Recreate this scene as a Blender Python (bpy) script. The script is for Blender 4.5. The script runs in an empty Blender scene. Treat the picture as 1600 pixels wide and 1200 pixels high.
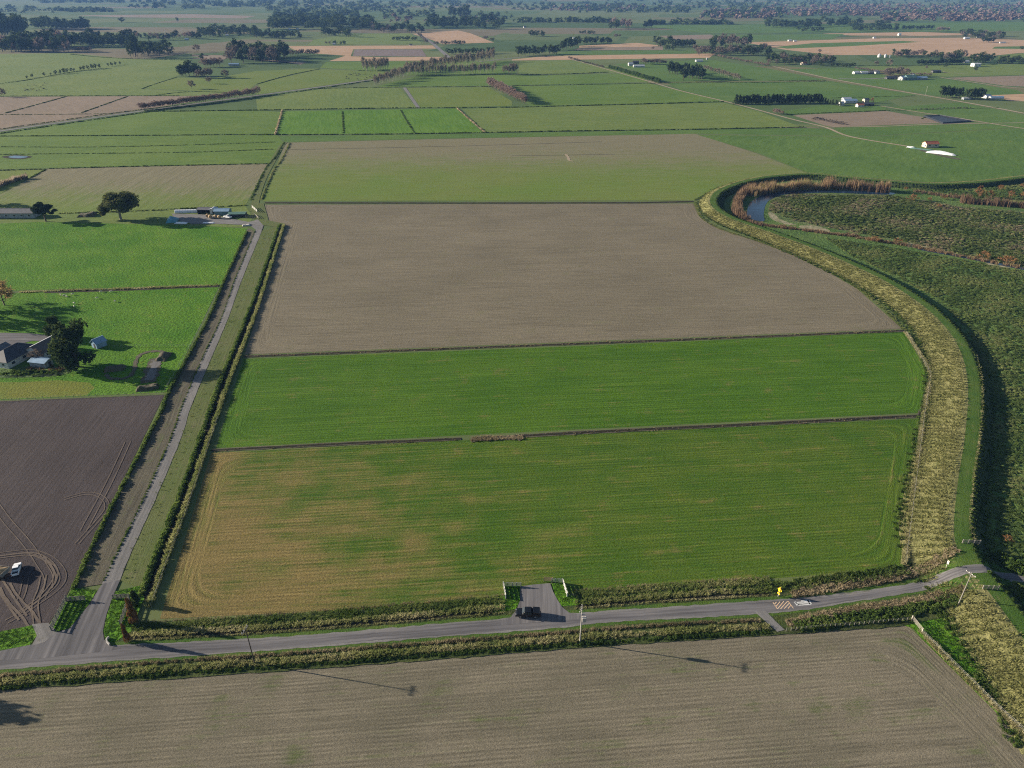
import bpy, bmesh, math, random
import numpy as np
from mathutils import Vector, Matrix

S = bpy.context.scene
COL = S.collection
R = math.radians
rng = np.random.default_rng(7)
random.seed(7)

# ------------------------------------------------------------------ camera, sky, sun, exposure
CAM_H = 120.0
FPX = 1109.0                       # focal length in photo pixels (1600 wide)
PITCH = math.atan(630.0 / FPX)
cd = bpy.data.cameras.new('camera')
cam = bpy.data.objects.new('camera', cd); COL.objects.link(cam)
cam.location = (0, 0, CAM_H)
cam.rotation_euler = (R(90) - PITCH, 0, 0)
cd.sensor_fit = 'HORIZONTAL'
cd.angle = 2 * math.atan(800 / FPX)
cd.clip_start = 1.0
cd.clip_end = 60000.0
S.camera = cam

SUN_EL, SHADOW_AZ = R(16.3), R(-11.0)          # shadows fall to the right and a little towards us
sun_dir = Vector((-math.cos(SHADOW_AZ) * math.cos(SUN_EL), -math.sin(SHADOW_AZ) * math.cos(SUN_EL), math.sin(SUN_EL)))
w = bpy.data.worlds.new('World'); S.world = w; w.use_nodes = True
nt = w.node_tree; nt.nodes.clear()
sky = nt.nodes.new('ShaderNodeTexSky'); sky.sky_type = 'NISHITA'; sky.sun_disc = False
sky.sun_elevation = SUN_EL
sky.sun_rotation = math.atan2(sun_dir.x, sun_dir.y)
sky.air_density = 1.0; sky.dust_density = 0.6; sky.ozone_density = 1.5
bg = nt.nodes.new('ShaderNodeBackground'); bg.inputs['Strength'].default_value = 0.05
wo = nt.nodes.new('ShaderNodeOutputWorld')
nt.links.new(sky.outputs[0], bg.inputs[0]); nt.links.new(bg.outputs[0], wo.inputs[0])
sl = bpy.data.lights.new('sun', 'SUN'); sl.energy = 5.0; sl.angle = R(0.53); sl.color = (1.0, 0.88, 0.72)
so = bpy.data.objects.new('sun', sl); COL.objects.link(so)
so.rotation_euler = sun_dir.to_track_quat('Z', 'Y').to_euler()
so.location = (-300, 60, 200)
S.view_settings.view_transform = 'Standard'
S.view_settings.look = 'None'
S.view_settings.exposure = 1.28
S.view_settings.gamma = 1.0
S.cycles.use_denoising = False
S.cycles.pixel_filter_type = 'BLACKMAN_HARRIS'
S.cycles.filter_width = 1.1
S.cycles.max_bounces = 5
S.cycles.diffuse_bounces = 2
S.cycles.glossy_bounces = 2
S.cycles.transmission_bounces = 3
S.cycles.volume_bounces = 0
S.cycles.transparent_max_bounces = 6

# ------------------------------------------------------------------ helpers
CP, SP = math.cos(PITCH), math.sin(PITCH)
def at(x, y, z=0.0):
    """where the ground (or a level z above it) lies for a place read off the photograph"""
    u, v = (x - 800) / FPX, (600 - y) / FPX
    d = (u, CP + v * SP, -SP + v * CP)
    t = (z - CAM_H) / d[2]
    return Vector((d[0] * t, d[1] * t, z))
def mpp(x, y):
    """metres per photo pixel for something standing there"""
    p = at(x, y)
    return (p.y * CP + CAM_H * SP) / FPX
def hmet(x, y, hpx):
    p = at(x, y); return hpx * mpp(x, y) / math.cos(math.atan2(CAM_H, p.y))
def catmull(pts, n=6, closed=False):
    P = [np.array(p, float) for p in pts]; out = []
    N = len(P)
    rngi = range(N if closed else N - 1)
    for i in rngi:
        if closed: p0, p1, p2, p3 = P[i - 1], P[i], P[(i + 1) % N], P[(i + 2) % N]
        else: p0, p1, p2, p3 = P[max(i - 1, 0)], P[i], P[i + 1], P[min(i + 2, N - 1)]
        for k in range(n):
            t = k / n
            out.append(0.5 * ((2 * p1) + (-p0 + p2) * t + (2 * p0 - 5 * p1 + 4 * p2 - p3) * t * t + (-p0 + 3 * p1 - 3 * p2 + p3) * t ** 3))
    if not closed: out.append(P[-1])
    return [tuple(o) for o in out]
def resample(P, step):
    P = np.array([list(p)[:2] for p in P], float)
    seg = np.linalg.norm(np.diff(P, axis=0), axis=1); s = np.concatenate([[0], np.cumsum(seg)])
    n = max(2, int(s[-1] / step) + 1)
    t = np.linspace(0, s[-1], n)
    return np.stack([np.interp(t, s, P[:, 0]), np.interp(t, s, P[:, 1])], 1)
def W(pts, z=0.0):
    return [at(p[0], p[1], z) for p in pts]

def tag(o, label=None, cat=None, group=None, kind=None):
    if label: o['label'] = label
    if cat: o['category'] = cat
    if group: o['group'] = group
    if kind: o['kind'] = kind
    return o
def link(name, me, parent=None, mat=None):
    o = bpy.data.objects.new(name, me); COL.objects.link(o)
    if mat is not None and me is not None:
        for m in (mat if isinstance(mat, (list, tuple)) else [mat]): me.materials.append(m)
    if parent is not None: o.parent = parent
    return o
def empty(name, loc, rz=0.0):
    o = bpy.data.objects.new(name, None); COL.objects.link(o)
    o.location = loc; o.rotation_euler = (0, 0, rz); o.empty_display_size = 0.2
    return o
def mk(name, V, F, mat, parent=None, smooth=False):
    me = bpy.data.meshes.new(name); me.from_pydata([tuple(v) for v in V], [], F); me.update()
    if smooth: me.polygons.foreach_set('use_smooth', [True] * len(me.polygons))
    return link(name, me, parent, mat)
def fast(name, V, F, mat, tint=None, parent=None, smooth=False, mi=None):
    V = np.asarray(V, np.float32); F = np.asarray(F, np.int32); m, k = F.shape
    me = bpy.data.meshes.new(name)
    me.vertices.add(len(V)); me.vertices.foreach_set('co', V.ravel())
    me.loops.add(m * k); me.loops.foreach_set('vertex_index', F.ravel())
    me.polygons.add(m); me.polygons.foreach_set('loop_start', np.arange(m, dtype=np.int32) * k)
    if mi is not None: me.polygons.foreach_set('material_index', np.asarray(mi, np.int32))
    if smooth: me.polygons.foreach_set('use_smooth', np.ones(m, bool))
    me.update(calc_edges=True)
    if tint is not None:
        a = me.attributes.new('tint', 'FLOAT', 'POINT'); a.data.foreach_set('value', np.asarray(tint, np.float32))
    if name is None: return me
    return link(name, me, parent, mat)
class MB:
    """collects boxes, prisms and tubes into one mesh"""
    def __init__(s): s.V = []; s.F = []; s.M = []
    def add(s, V, F, m=0):
        b = len(s.V); s.V += [tuple(v) for v in V]; s.F += [tuple(i + b for i in f) for f in F]; s.M += [m] * len(F)
    def box(s, c, d, rz=0.0, m=0, top=1.0):
        x, y, z = d[0] / 2, d[1] / 2, d[2] / 2; ca, sa = math.cos(rz), math.sin(rz); V = []
        for k, (i, j, l) in enumerate([(-1, -1, -1), (1, -1, -1), (1, 1, -1), (-1, 1, -1), (-1, -1, 1), (1, -1, 1), (1, 1, 1), (-1, 1, 1)]):
            f = top if l > 0 else 1.0
            a, b = i * x * f, j * y * f
            V.append((c[0] + a * ca - b * sa, c[1] + a * sa + b * ca, c[2] + l * z))
        s.add(V, [(0, 3, 2, 1), (4, 5, 6, 7), (0, 1, 5, 4), (1, 2, 6, 5), (2, 3, 7, 6), (3, 0, 4, 7)], m)
    def tube(s, a, b, r0, r1, n=8, m=0, caps=True):
        a, b = Vector(a), Vector(b); d = (b - a).normalized()
        u = d.orthogonal().normalized(); v = d.cross(u); V = []
        for p, r in ((a, r0), (b, r1)):
            for i in range(n):
                t = 2 * math.pi * i / n; V.append(p + u * (r * math.cos(t)) + v * (r * math.sin(t)))
        F = [(i, (i + 1) % n, n + (i + 1) % n, n + i) for i in range(n)]
        if caps: F += [tuple(range(n - 1, -1, -1)), tuple(range(n, 2 * n))]
        s.add(V, F, m)
    def prism(s, prof, y0, y1, m=0):
        """profile in x,z pushed from y0 to y1"""
        n = len(prof); V = [(p[0], y0, p[1]) for p in prof] + [(p[0], y1, p[1]) for p in prof]
        F = [(i, (i + 1) % n, n + (i + 1) % n, n + i) for i in range(n)] + [tuple(range(n - 1, -1, -1)), tuple(range(n, 2 * n))]
        s.add(V, F, m)
    def mesh(s, name, smooth=False):
        me = bpy.data.meshes.new(name); me.from_pydata(s.V, [], s.F); me.update()
        me.polygons.foreach_set('material_index', s.M)
        bm = bmesh.new(); bm.from_mesh(me); bmesh.ops.recalc_face_normals(bm, faces=bm.faces); bm.to_mesh(me); bm.free()
        if smooth: me.polygons.foreach_set('use_smooth', [True] * len(me.polygons))
        return me
    def build(s, name, mat, parent=None, smooth=False, bevel=0):
        o = link(name, s.mesh(name, smooth), parent, mat)
        if bevel:
            b = o.modifiers.new('bevel', 'BEVEL'); b.width = bevel; b.segments = 2; b.limit_method = 'ANGLE'
        return o

# ------------------------------------------------------------------ materials
def nodes(name):
    m = bpy.data.materials.new(name); m.use_nodes = True
    t = m.node_tree; t.nodes.clear()
    return m, t, t.nodes, t.links
def N(ns, typ, **k):
    n = ns.new('ShaderNode' + typ)
    for a, b in k.items(): setattr(n, a, b)
    return n
def val(ns, ls, op, a, b=None, c=None, clamp=False):
    n = N(ns, 'Math', operation=op); n.use_clamp = clamp
    for i, x in enumerate((a, b, c)):
        if x is None: continue
        if isinstance(x, (int, float)): n.inputs[i].default_value = x
        else: ls.new(x, n.inputs[i])
    return n.outputs[0]
def mixc(ns, ls, f, a, b, typ='MIX'):
    n = N(ns, 'Mix', data_type='RGBA', blend_type=typ)
    for i, x in ((0, f), (6, a), (7, b)):
        if isinstance(x, (int, float)): n.inputs[i].default_value = x
        elif isinstance(x, tuple): n.inputs[i].default_value = (*x, 1)
        else: ls.new(x, n.inputs[i])
    return n.outputs[2]
def noise(ns, ls, vec, scale, detail=3, rough=0.55, w=None):
    n = N(ns, 'TexNoise'); n.noise_dimensions = '4D' if w is not None else '3D'
    n.inputs['Scale'].default_value = scale; n.inputs['Detail'].default_value = detail; n.inputs['Roughness'].default_value = rough
    if vec is not None: ls.new(vec, n.inputs['Vector'])
    if w is not None: ls.new(w, n.inputs['W'])
    return n.outputs['Fac']
def smooth(ns, ls, x, lo, hi):
    n = N(ns, 'MapRange', interpolation_type='SMOOTHSTEP')
    n.inputs[1].default_value = lo; n.inputs[2].default_value = hi
    ls.new(x, n.inputs[0]); return n.outputs[0]
def field_mat(name, c1, c2, c3, rs=0.7, streak=0.5, patch=30.0, mid=5.0, third=0.5, bump=0.25, speck=0.35, fine=1.6, grad=None, fur=0.0, fs=0.8):
    """c1/c2 swap in patches and along the sown rows, c3 shows through in spots"""
    m, t, ns, ls = nodes(name)
    geo = N(ns, 'NewGeometry'); pos = geo.outputs['Position']
    at_ = N(ns, 'Attribute', attribute_name='rowv'); rv = at_.outputs['Fac']
    n1 = noise(ns, ls, pos, 1 / patch, 4, 0.6)
    n2 = noise(ns, ls, pos, 1 / mid, 5, 0.65)
    lowp = N(ns, 'VectorMath', operation='SCALE'); ls.new(pos, lowp.inputs[0]); lowp.inputs['Scale'].default_value = 0.045
    n3 = noise(ns, ls, lowp.outputs[0], 1.0, 2, 0.6, w=val(ns, ls, 'MULTIPLY', rv, 1 / rs))
    n3b = noise(ns, ls, lowp.outputs[0], 0.4, 1, 0.5, w=val(ns, ls, 'MULTIPLY', rv, 0.13 / rs))
    n4 = noise(ns, ls, pos, fine * 0.7, 3, 0.7, w=val(ns, ls, 'MULTIPLY', rv, fine * 0.9)) if streak > 0.3 else noise(ns, ls, pos, fine, 4, 0.7)
    f = val(ns, ls, 'ADD', val(ns, ls, 'MULTIPLY', n1, 1 - streak), val(ns, ls, 'MULTIPLY', val(ns, ls, 'ADD', val(ns, ls, 'MULTIPLY', n3, 0.6), val(ns, ls, 'MULTIPLY', n3b, 0.4)), streak))
    f = smooth(ns, ls, f, 0.36, 0.64)
    col = mixc(ns, ls, f, c1, c2)
    g = smooth(ns, ls, val(ns, ls, 'ADD', val(ns, ls, 'MULTIPLY', n2, 0.6), val(ns, ls, 'MULTIPLY', n3, 0.4)), 0.62 - 0.18 * third, 0.80 - 0.2 * third)
    if grad is not None:
        # the crop itself thins out towards one side: (direction x, direction y, from, to)
        dp = N(ns, 'VectorMath', operation='DOT_PRODUCT'); ls.new(pos, dp.inputs[0]); dp.inputs[1].default_value = (grad[0], grad[1], 0)
        gs = smooth(ns, ls, val(ns, ls, 'ADD', dp.outputs['Value'], val(ns, ls, 'MULTIPLY', val(ns, ls, 'SUBTRACT', n1, 0.5), grad[4])), grad[2], grad[3])
        g2 = smooth(ns, ls, val(ns, ls, 'ADD', val(ns, ls, 'MULTIPLY', gs, 0.65), val(ns, ls, 'ADD', val(ns, ls, 'MULTIPLY', n2, 0.45), val(ns, ls, 'MULTIPLY', n3, 0.75))), 0.64, 1.22)
        g = val(ns, ls, 'MAXIMUM', val(ns, ls, 'MULTIPLY', g2, 0.85), val(ns, ls, 'MULTIPLY', g, 0.6))
    col = mixc(ns, ls, g, col, c3)
    sp = val(ns, ls, 'ADD', val(ns, ls, 'MULTIPLY', val(ns, ls, 'SUBTRACT', n4, 0.5), 3.6 * speck), 1.0)
    sp = val(ns, ls, 'MULTIPLY', sp, val(ns, ls, 'ADD', val(ns, ls, 'MULTIPLY', val(ns, ls, 'SUBTRACT', n3, 0.5), 1.15 * streak), 1.0))
    if fur:
        wv = val(ns, ls, 'SINE', val(ns, ls, 'ADD', val(ns, ls, 'MULTIPLY', rv, 6.2832 / fs), val(ns, ls, 'MULTIPLY', n2, 3.0)))
        wv = val(ns, ls, 'MULTIPLY', wv, smooth(ns, ls, noise(ns, ls, pos, 0.16, 3, 0.7), 0.35, 0.65))
        sp = val(ns, ls, 'MULTIPLY', sp, val(ns, ls, 'ADD', val(ns, ls, 'MULTIPLY', wv, fur), 1.0))
    mul = N(ns, 'VectorMath', operation='SCALE'); ls.new(col, mul.inputs[0]); ls.new(sp, mul.inputs['Scale'])
    b = N(ns, 'BsdfPrincipled'); b.inputs['Roughness'].default_value = 0.95; b.inputs['Specular IOR Level'].default_value = 0.08
    ls.new(mul.outputs[0], b.inputs['Base Color'])
    if bump > 0:
        bp = N(ns, 'Bump'); bp.inputs['Strength'].default_value = 1.0; bp.inputs['Distance'].default_value = bump * 1.5
        ls.new(val(ns, ls, 'ADD', val(ns, ls, 'MULTIPLY', n4, 0.7), val(ns, ls, 'MULTIPLY', n3, streak)), bp.inputs['Height'])
        ls.new(bp.outputs[0], b.inputs['Normal'])
    o = N(ns, 'OutputMaterial'); ls.new(b.outputs[0], o.inputs[0])
    return m
def plain(name, c, rough=0.7, var=0.25, scale=2.0, metal=0.0, spec=0.3, bump=0.0, c2=None):
    m, t, ns, ls = nodes(name)
    tc = N(ns, 'TexCoord'); v = tc.outputs['Object']
    n = noise(ns, ls, v, scale, 4, 0.6)
    b = N(ns, 'BsdfPrincipled'); b.inputs['Roughness'].default_value = rough; b.inputs['Metallic'].default_value = metal
    b.inputs['Specular IOR Level'].default_value = spec
    c2 = c2 or tuple(x * (1 - var) for x in c)
    ls.new(mixc(ns, ls, smooth(ns, ls, n, 0.3, 0.7), c, c2), b.inputs['Base Color'])
    if bump:
        bp = N(ns, 'Bump'); bp.inputs['Distance'].default_value = bump; ls.new(n, bp.inputs['Height']); ls.new(bp.outputs[0], b.inputs['Normal'])
    o = N(ns, 'OutputMaterial'); ls.new(b.outputs[0], o.inputs[0])
    return m
def veg(name, *cols, trans=0.25, pos=None):
    """foliage: every clump carries its own tint"""
    m, t, ns, ls = nodes(name)
    a = N(ns, 'Attribute', attribute_name='tint')
    oi = N(ns, 'ObjectInfo')
    cr = N(ns, 'ValToRGB'); e = cr.color_ramp.elements
    n = len(cols)
    while len(e) < n: e.new(0.5)
    for i, c in enumerate(cols):
        e[i].position = i / (n - 1); e[i].color = (*c, 1)
    f = val(ns, ls, 'ADD', a.outputs['Fac'], val(ns, ls, 'MULTIPLY', val(ns, ls, 'SUBTRACT', oi.outputs['Random'], 0.5), 0.35), clamp=True)
    ls.new(f, cr.inputs[0])
    d = N(ns, 'BsdfDiffuse'); ls.new(cr.outputs[0], d.inputs[0])
    tr = N(ns, 'BsdfTranslucent'); ls.new(cr.outputs[0], tr.inputs[0])
    mx = N(ns, 'MixShader'); mx.inputs[0].default_value = trans
    ls.new(d.outputs[0], mx.inputs[1]); ls.new(tr.outputs[0], mx.inputs[2])
    o = N(ns, 'OutputMaterial'); ls.new(mx.outputs[0], o.inputs[0])
    return m

M = {}
# pasture and crops
M['f0'] = field_mat('drilled_stubble', (0.140, 0.126, 0.088), (0.195, 0.170, 0.122), (0.100, 0.115, 0.050), rs=0.55, streak=0.5, patch=20, mid=9, third=0.6, bump=0.14, speck=0.65, fine=4.0, fur=0.18, fs=0.85)
M['f1'] = field_mat('drilled_soil', (0.146, 0.127, 0.088), (0.180, 0.155, 0.108), (0.118, 0.118, 0.060), rs=0.8, streak=0.5, patch=40, mid=10, third=0.4, bump=0.14, speck=0.45, fine=2.6, fur=0.1, fs=1.4)
M['f2'] = field_mat('young_grass', (0.046, 0.112, 0.009), (0.070, 0.138, 0.013), (0.135, 0.130, 0.040), rs=0.8, streak=0.6, patch=24, mid=7, third=0.45, bump=0.24, speck=0.55, fine=2.6, fur=0.14, fs=1.3)
M['f3'] = field_mat('patchy_grass', (0.047, 0.104, 0.010), (0.082, 0.125, 0.016), (0.200, 0.142, 0.058), rs=0.8, streak=0.55, patch=16, mid=7, third=0.5, bump=0.24, speck=0.6, fine=2.8, fur=0.2, fs=1.1, grad=(-0.75, -0.66, -125, 5, 110))
SEED = ((0.132, 0.165, 0.042), (0.108, 0.165, 0.030), (0.178, 0.152, 0.102))
M['f4'] = field_mat('sparse_seedlings', *SEED, rs=1.4, streak=0.45, patch=60, mid=14, third=0.3, bump=0.15, speck=0.25, fine=1.6, grad=(0.0, 1.0, 455, 640, 60))
M['f4c'] = field_mat('sparse_left_seedlings', *SEED, rs=1.6, streak=0.6, patch=40, mid=10, third=0.5, bump=0.15, speck=0.25, fine=1.6, grad=(0.0, 1.0, 395, 530, 60))
M['soil'] = field_mat('ploughed_soil', (0.052, 0.043, 0.043), (0.070, 0.058, 0.057), (0.090, 0.070, 0.062), rs=0.7, streak=0.42, patch=30, mid=12, third=0.25, bump=0.12, speck=0.35, fine=3.2)
M['lush'] = field_mat('lush_pasture', (0.050, 0.140, 0.007), (0.080, 0.172, 0.012), (0.112, 0.160, 0.024), rs=2.5, streak=0.15, patch=22, mid=3, third=0.5, bump=0.6, speck=0.6, fine=1.0)
M['bright'] = field_mat('bright_crop', (0.066, 0.148, 0.012), (0.092, 0.170, 0.02), (0.105, 0.145, 0.035), rs=2.2, streak=0.5, patch=50, mid=8, third=0.3, bump=0.2, speck=0.15, fine=0.6)
M['g1'] = field_mat('pasture_green', (0.080, 0.138, 0.022), (0.106, 0.160, 0.030), (0.140, 0.154, 0.050), rs=3.0, streak=0.4, patch=70, mid=10, third=0.35, bump=0.25, speck=0.22, fine=0.6)
M['g2'] = field_mat('pasture_olive', (0.104, 0.150, 0.036), (0.130, 0.168, 0.042), (0.158, 0.156, 0.060), rs=3.0, streak=0.4, patch=70, mid=14, third=0.4, bump=0.2, speck=0.2, fine=0.5)
M['g3'] = field_mat('pasture_dark', (0.066, 0.124, 0.026), (0.090, 0.146, 0.032), (0.125, 0.140, 0.046), rs=4.0, streak=0.35, patch=80, mid=14, third=0.3, bump=0.25, speck=0.2, fine=0.5)
M['g4'] = field_mat('pasture_yellow', (0.125, 0.160, 0.034), (0.105, 0.150, 0.028), (0.15, 0.155, 0.05), rs=3.0, streak=0.3, patch=60, mid=12, third=0.3, bump=0.2, speck=0.2, fine=0.5)
M['g5'] = field_mat('faded_orchard_grass', (0.140, 0.150, 0.026), (0.115, 0.150, 0.022), (0.085, 0.140, 0.018), rs=2.0, streak=0.2, patch=14, mid=4, third=0.4, bump=0.3, speck=0.3, fine=1.2)
M['tan'] = field_mat('ripe_maize_stubble', (0.34, 0.225, 0.135), (0.38, 0.26, 0.165), (0.30, 0.225, 0.14), rs=5.0, streak=0.5, patch=90, mid=20, third=0.3, bump=0.0, speck=0.1, fine=0.3)
M['brown'] = field_mat('brown_fallow', (0.185, 0.145, 0.105), (0.215, 0.165, 0.12), (0.16, 0.14, 0.085), rs=4.0, streak=0.4, patch=70, mid=20, third=0.3, bump=0.1, speck=0.15, fine=0.5)
M['mauve'] = field_mat('bare_tilled_plot', (0.150, 0.120, 0.110), (0.175, 0.14, 0.125), (0.15, 0.125, 0.11), rs=4.0, streak=0.5, patch=60, mid=20, third=0.3, bump=0.0, speck=0.1, fine=0.3)
M['mown'] = field_mat('mown_verge', (0.046, 0.096, 0.016), (0.070, 0.115, 0.022), (0.135, 0.125, 0.055), rs=1.2, streak=0.2, patch=8, mid=3, third=0.35, bump=0.2, speck=0.4, fine=3.0)
M['verge'] = field_mat('rank_verge_ground', (0.040, 0.060, 0.018), (0.065, 0.080, 0.026), (0.100, 0.095, 0.045), rs=1.5, streak=0.1, patch=5, mid=2, third=0.5, bump=0.3, speck=0.5, fine=2.0)
M['strip'] = field_mat('grazed_lane_strip', (0.110, 0.125, 0.048), (0.085, 0.115, 0.032), (0.135, 0.120, 0.075), rs=0.6, streak=0.5, patch=14, mid=4, third=0.5, bump=0.1, speck=0.4, fine=3.5)
M['dirt'] = field_mat('dirt_strip', (0.088, 0.080, 0.058), (0.118, 0.106, 0.076), (0.085, 0.100, 0.042), rs=0.7, streak=0.6, patch=12, mid=4, third=0.6, bump=0.12, speck=0.5, fine=3.5)
M['rough'] = field_mat('rough_river_pasture', (0.060, 0.110, 0.028), (0.090, 0.140, 0.038), (0.135, 0.140, 0.060), rs=3.0, streak=0.1, patch=25, mid=4, third=0.4, bump=0.8, speck=0.6, fine=0.6)
M['island'] = field_mat('river_flat', (0.080, 0.115, 0.040), (0.110, 0.135, 0.052), (0.17, 0.145, 0.095), rs=3.0, streak=0.1, patch=22, mid=5, third=0.55, bump=0.8, speck=0.6, fine=0.5)
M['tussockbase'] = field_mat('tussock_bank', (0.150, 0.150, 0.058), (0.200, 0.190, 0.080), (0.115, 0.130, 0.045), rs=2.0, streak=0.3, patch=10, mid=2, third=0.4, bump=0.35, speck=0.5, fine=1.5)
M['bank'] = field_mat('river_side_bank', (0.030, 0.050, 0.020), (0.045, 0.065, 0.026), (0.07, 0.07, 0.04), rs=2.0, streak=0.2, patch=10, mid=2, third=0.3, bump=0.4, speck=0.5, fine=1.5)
M['asphalt'] = field_mat('worn_asphalt', (0.100, 0.097, 0.102), (0.158, 0.151, 0.152), (0.185, 0.170, 0.158), rs=0.8, streak=0.8, patch=14, mid=6, third=0.35, bump=0.01, speck=0.16, fine=6.0)
M['gravel'] = field_mat('gravel', (0.150, 0.145, 0.140), (0.190, 0.182, 0.175), (0.120, 0.115, 0.090), rs=0.9, streak=0.55, patch=10, mid=3, third=0.4, bump=0.05, speck=0.3, fine=4.0)
M['lanedirt'] = field_mat('pale_lane_dirt', (0.27, 0.22, 0.15), (0.31, 0.25, 0.175), (0.20, 0.18, 0.10), rs=1.0, streak=0.4, patch=20, mid=6, third=0.3, bump=0.0, speck=0.2, fine=1.0)
M['mud'] = field_mat('wet_drain_mud', (0.022, 0.020, 0.015), (0.032, 0.030, 0.018), (0.06, 0.055, 0.035), rs=1.0, streak=0.2, patch=8, mid=2, third=0.2, bump=0.1, speck=0.3, fine=2.0)
M['sand'] = field_mat('river_sand', (0.30, 0.265, 0.18), (0.22, 0.20, 0.12), (0.09, 0.115, 0.045), rs=1.0, streak=0.2, patch=4, mid=2, third=1.0, bump=0.1, speck=0.3, fine=1.0)
M['track'] = field_mat('wheel_track_dust', (0.110, 0.089, 0.073), (0.150, 0.119, 0.093), (0.072, 0.058, 0.052), rs=0.6, streak=0.3, patch=5, mid=1.5, third=0.5, bump=0.0, speck=0.35, fine=3.0)
M['greentrack'] = field_mat('pressed_grass_track', (0.10, 0.14, 0.03), (0.13, 0.155, 0.04), (0.15, 0.14, 0.055), rs=0.6, streak=0.3, patch=5, mid=1.5, third=0.5, bump=0.05, speck=0.35, fine=3.0)

def rowcoord(pts, ang):
    c, s = math.cos(ang), math.sin(ang)
    return [-p[0] * s + p[1] * c for p in pts]
ZI = [0]
def sheet(name, pts, mat, z=None, row=None, head=0.0, zf=None, label=None, curve=0):
    """a flat piece of the setting; row = direction of the rows; head = width of a headland sown along the edge"""
    if z is None:
        ZI[0] += 1; z = 0.02 + ZI[0] * 0.0012
    pw = [Vector((p[0], p[1], 0)) for p in pts]
    ar = sum(pw[i - 1].x * pw[i].y - pw[i].x * pw[i - 1].y for i in range(len(pw)))
    if ar < 0: pw.reverse()
    if row is None:
        L = max(range(len(pw)), key=lambda i: (pw[i] - pw[i - 1]).length); d = pw[L] - pw[L - 1]; row = math.atan2(d.y, d.x)
    V, F, RV = [], [], []
    n = len(pw)
    if head > 0:
        inn = []; out = []
        for i in range(n):
            a, b, c = pw[i - 1], pw[i], pw[(i + 1) % n]
            d1, d2 = (b - a).normalized(), (c - b).normalized()
            n1, n2 = Vector((-d1.y, d1.x, 0)), Vector((-d2.y, d2.x, 0))
            k = (n1 + n2) / max(0.35, 1 + n1.dot(n2)); q0 = b + k * head
            cr_ = d1.x * d2.y - d1.y * d2.x
            if cr_ > 0.25:                    # the drill turns in a curve at the corners
                rr = min(head * 1.6, 0.3 * (b - a).length, 0.3 * (c - b).length); A0, A1 = q0 - d1 * rr, q0 + d2 * rr
                for j in range(9):
                    t = j / 8; inn.append(A0 * (1 - t) ** 2 + q0 * 2 * t * (1 - t) + A1 * t * t)
                    out.append(b)
            else: inn.append(q0); out.append(b)
        pw = out; n = len(pw)
        V = [(p.x, p.y, z) for p in pw + inn]
        for i in range(n):
            j = (i + 1) % n; F.append((i, j, n + j, n + i)); RV += [0, 0, head, head]
        F.append(tuple(range(n, 2 * n))); RV += [r + 37 for r in rowcoord(inn, row)]
    else:
        V = [(p.x, p.y, z) for p in pw]; F = [tuple(range(n))]; RV = rowcoord(pw, row)
    me = bpy.data.meshes.new(name); me.from_pydata(V, [], F)
    a = me.attributes.new('rowv', 'FLOAT', 'CORNER'); a.data.foreach_set('value', RV)
    o = link(name, me, None, mat); o['kind'] = 'structure'
    if label: o['label'] = label
    return o
def ribbon(name, path, width, mat, z=None, zf=None, step=3.0, kind='structure', label=None, wob=0.0, parent=None):
    """a strip laid along a path of world points; width may vary: (start, end)"""
    if z is None:
        ZI[0] += 1; z = 0.02 + ZI[0] * 0.0012
    P = resample(path, step); T = np.gradient(P, axis=0); T /= np.linalg.norm(T, axis=1)[:, None] + 1e-9
    Nn = np.stack([-T[:, 1], T[:, 0]], 1); n = len(P)
    w0, w1 = width if isinstance(width, tuple) else (width, width)
    wd = np.linspace(w0, w1, n)[:, None] / 2
    w1_, w2_ = wd, wd
    if wob: w1_ = wd * (1 + wob * (rng.random((n, 1)) - 0.5)); w2_ = wd * (1 + wob * (rng.random((n, 1)) - 0.5))
    A, B = P + Nn * w1_, P - Nn * w2_
    zz = lambda Q: (zf(Q) + z if zf else np.full(len(Q), z))
    V = np.concatenate([np.c_[A, zz(A)], np.c_[B, zz(B)]])
    F = [(i, n + i, n + i + 1, i + 1) for i in range(n - 1)]
    me = bpy.data.meshes.new(name); me.from_pydata(V.tolist(), [], F)
    rv = []
    for f in F: rv += [float(wd[f[0] % n, 0]), -float(wd[f[0] % n, 0]), -float(wd[f[3] % n, 0]), float(wd[f[3] % n, 0])]
    a = me.attributes.new('rowv', 'FLOAT', 'CORNER'); a.data.foreach_set('value', rv)
    o = link(name, me, parent, mat)
    if kind and parent is None: o['kind'] = kind
    if label: o['label'] = label
    return o
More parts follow.
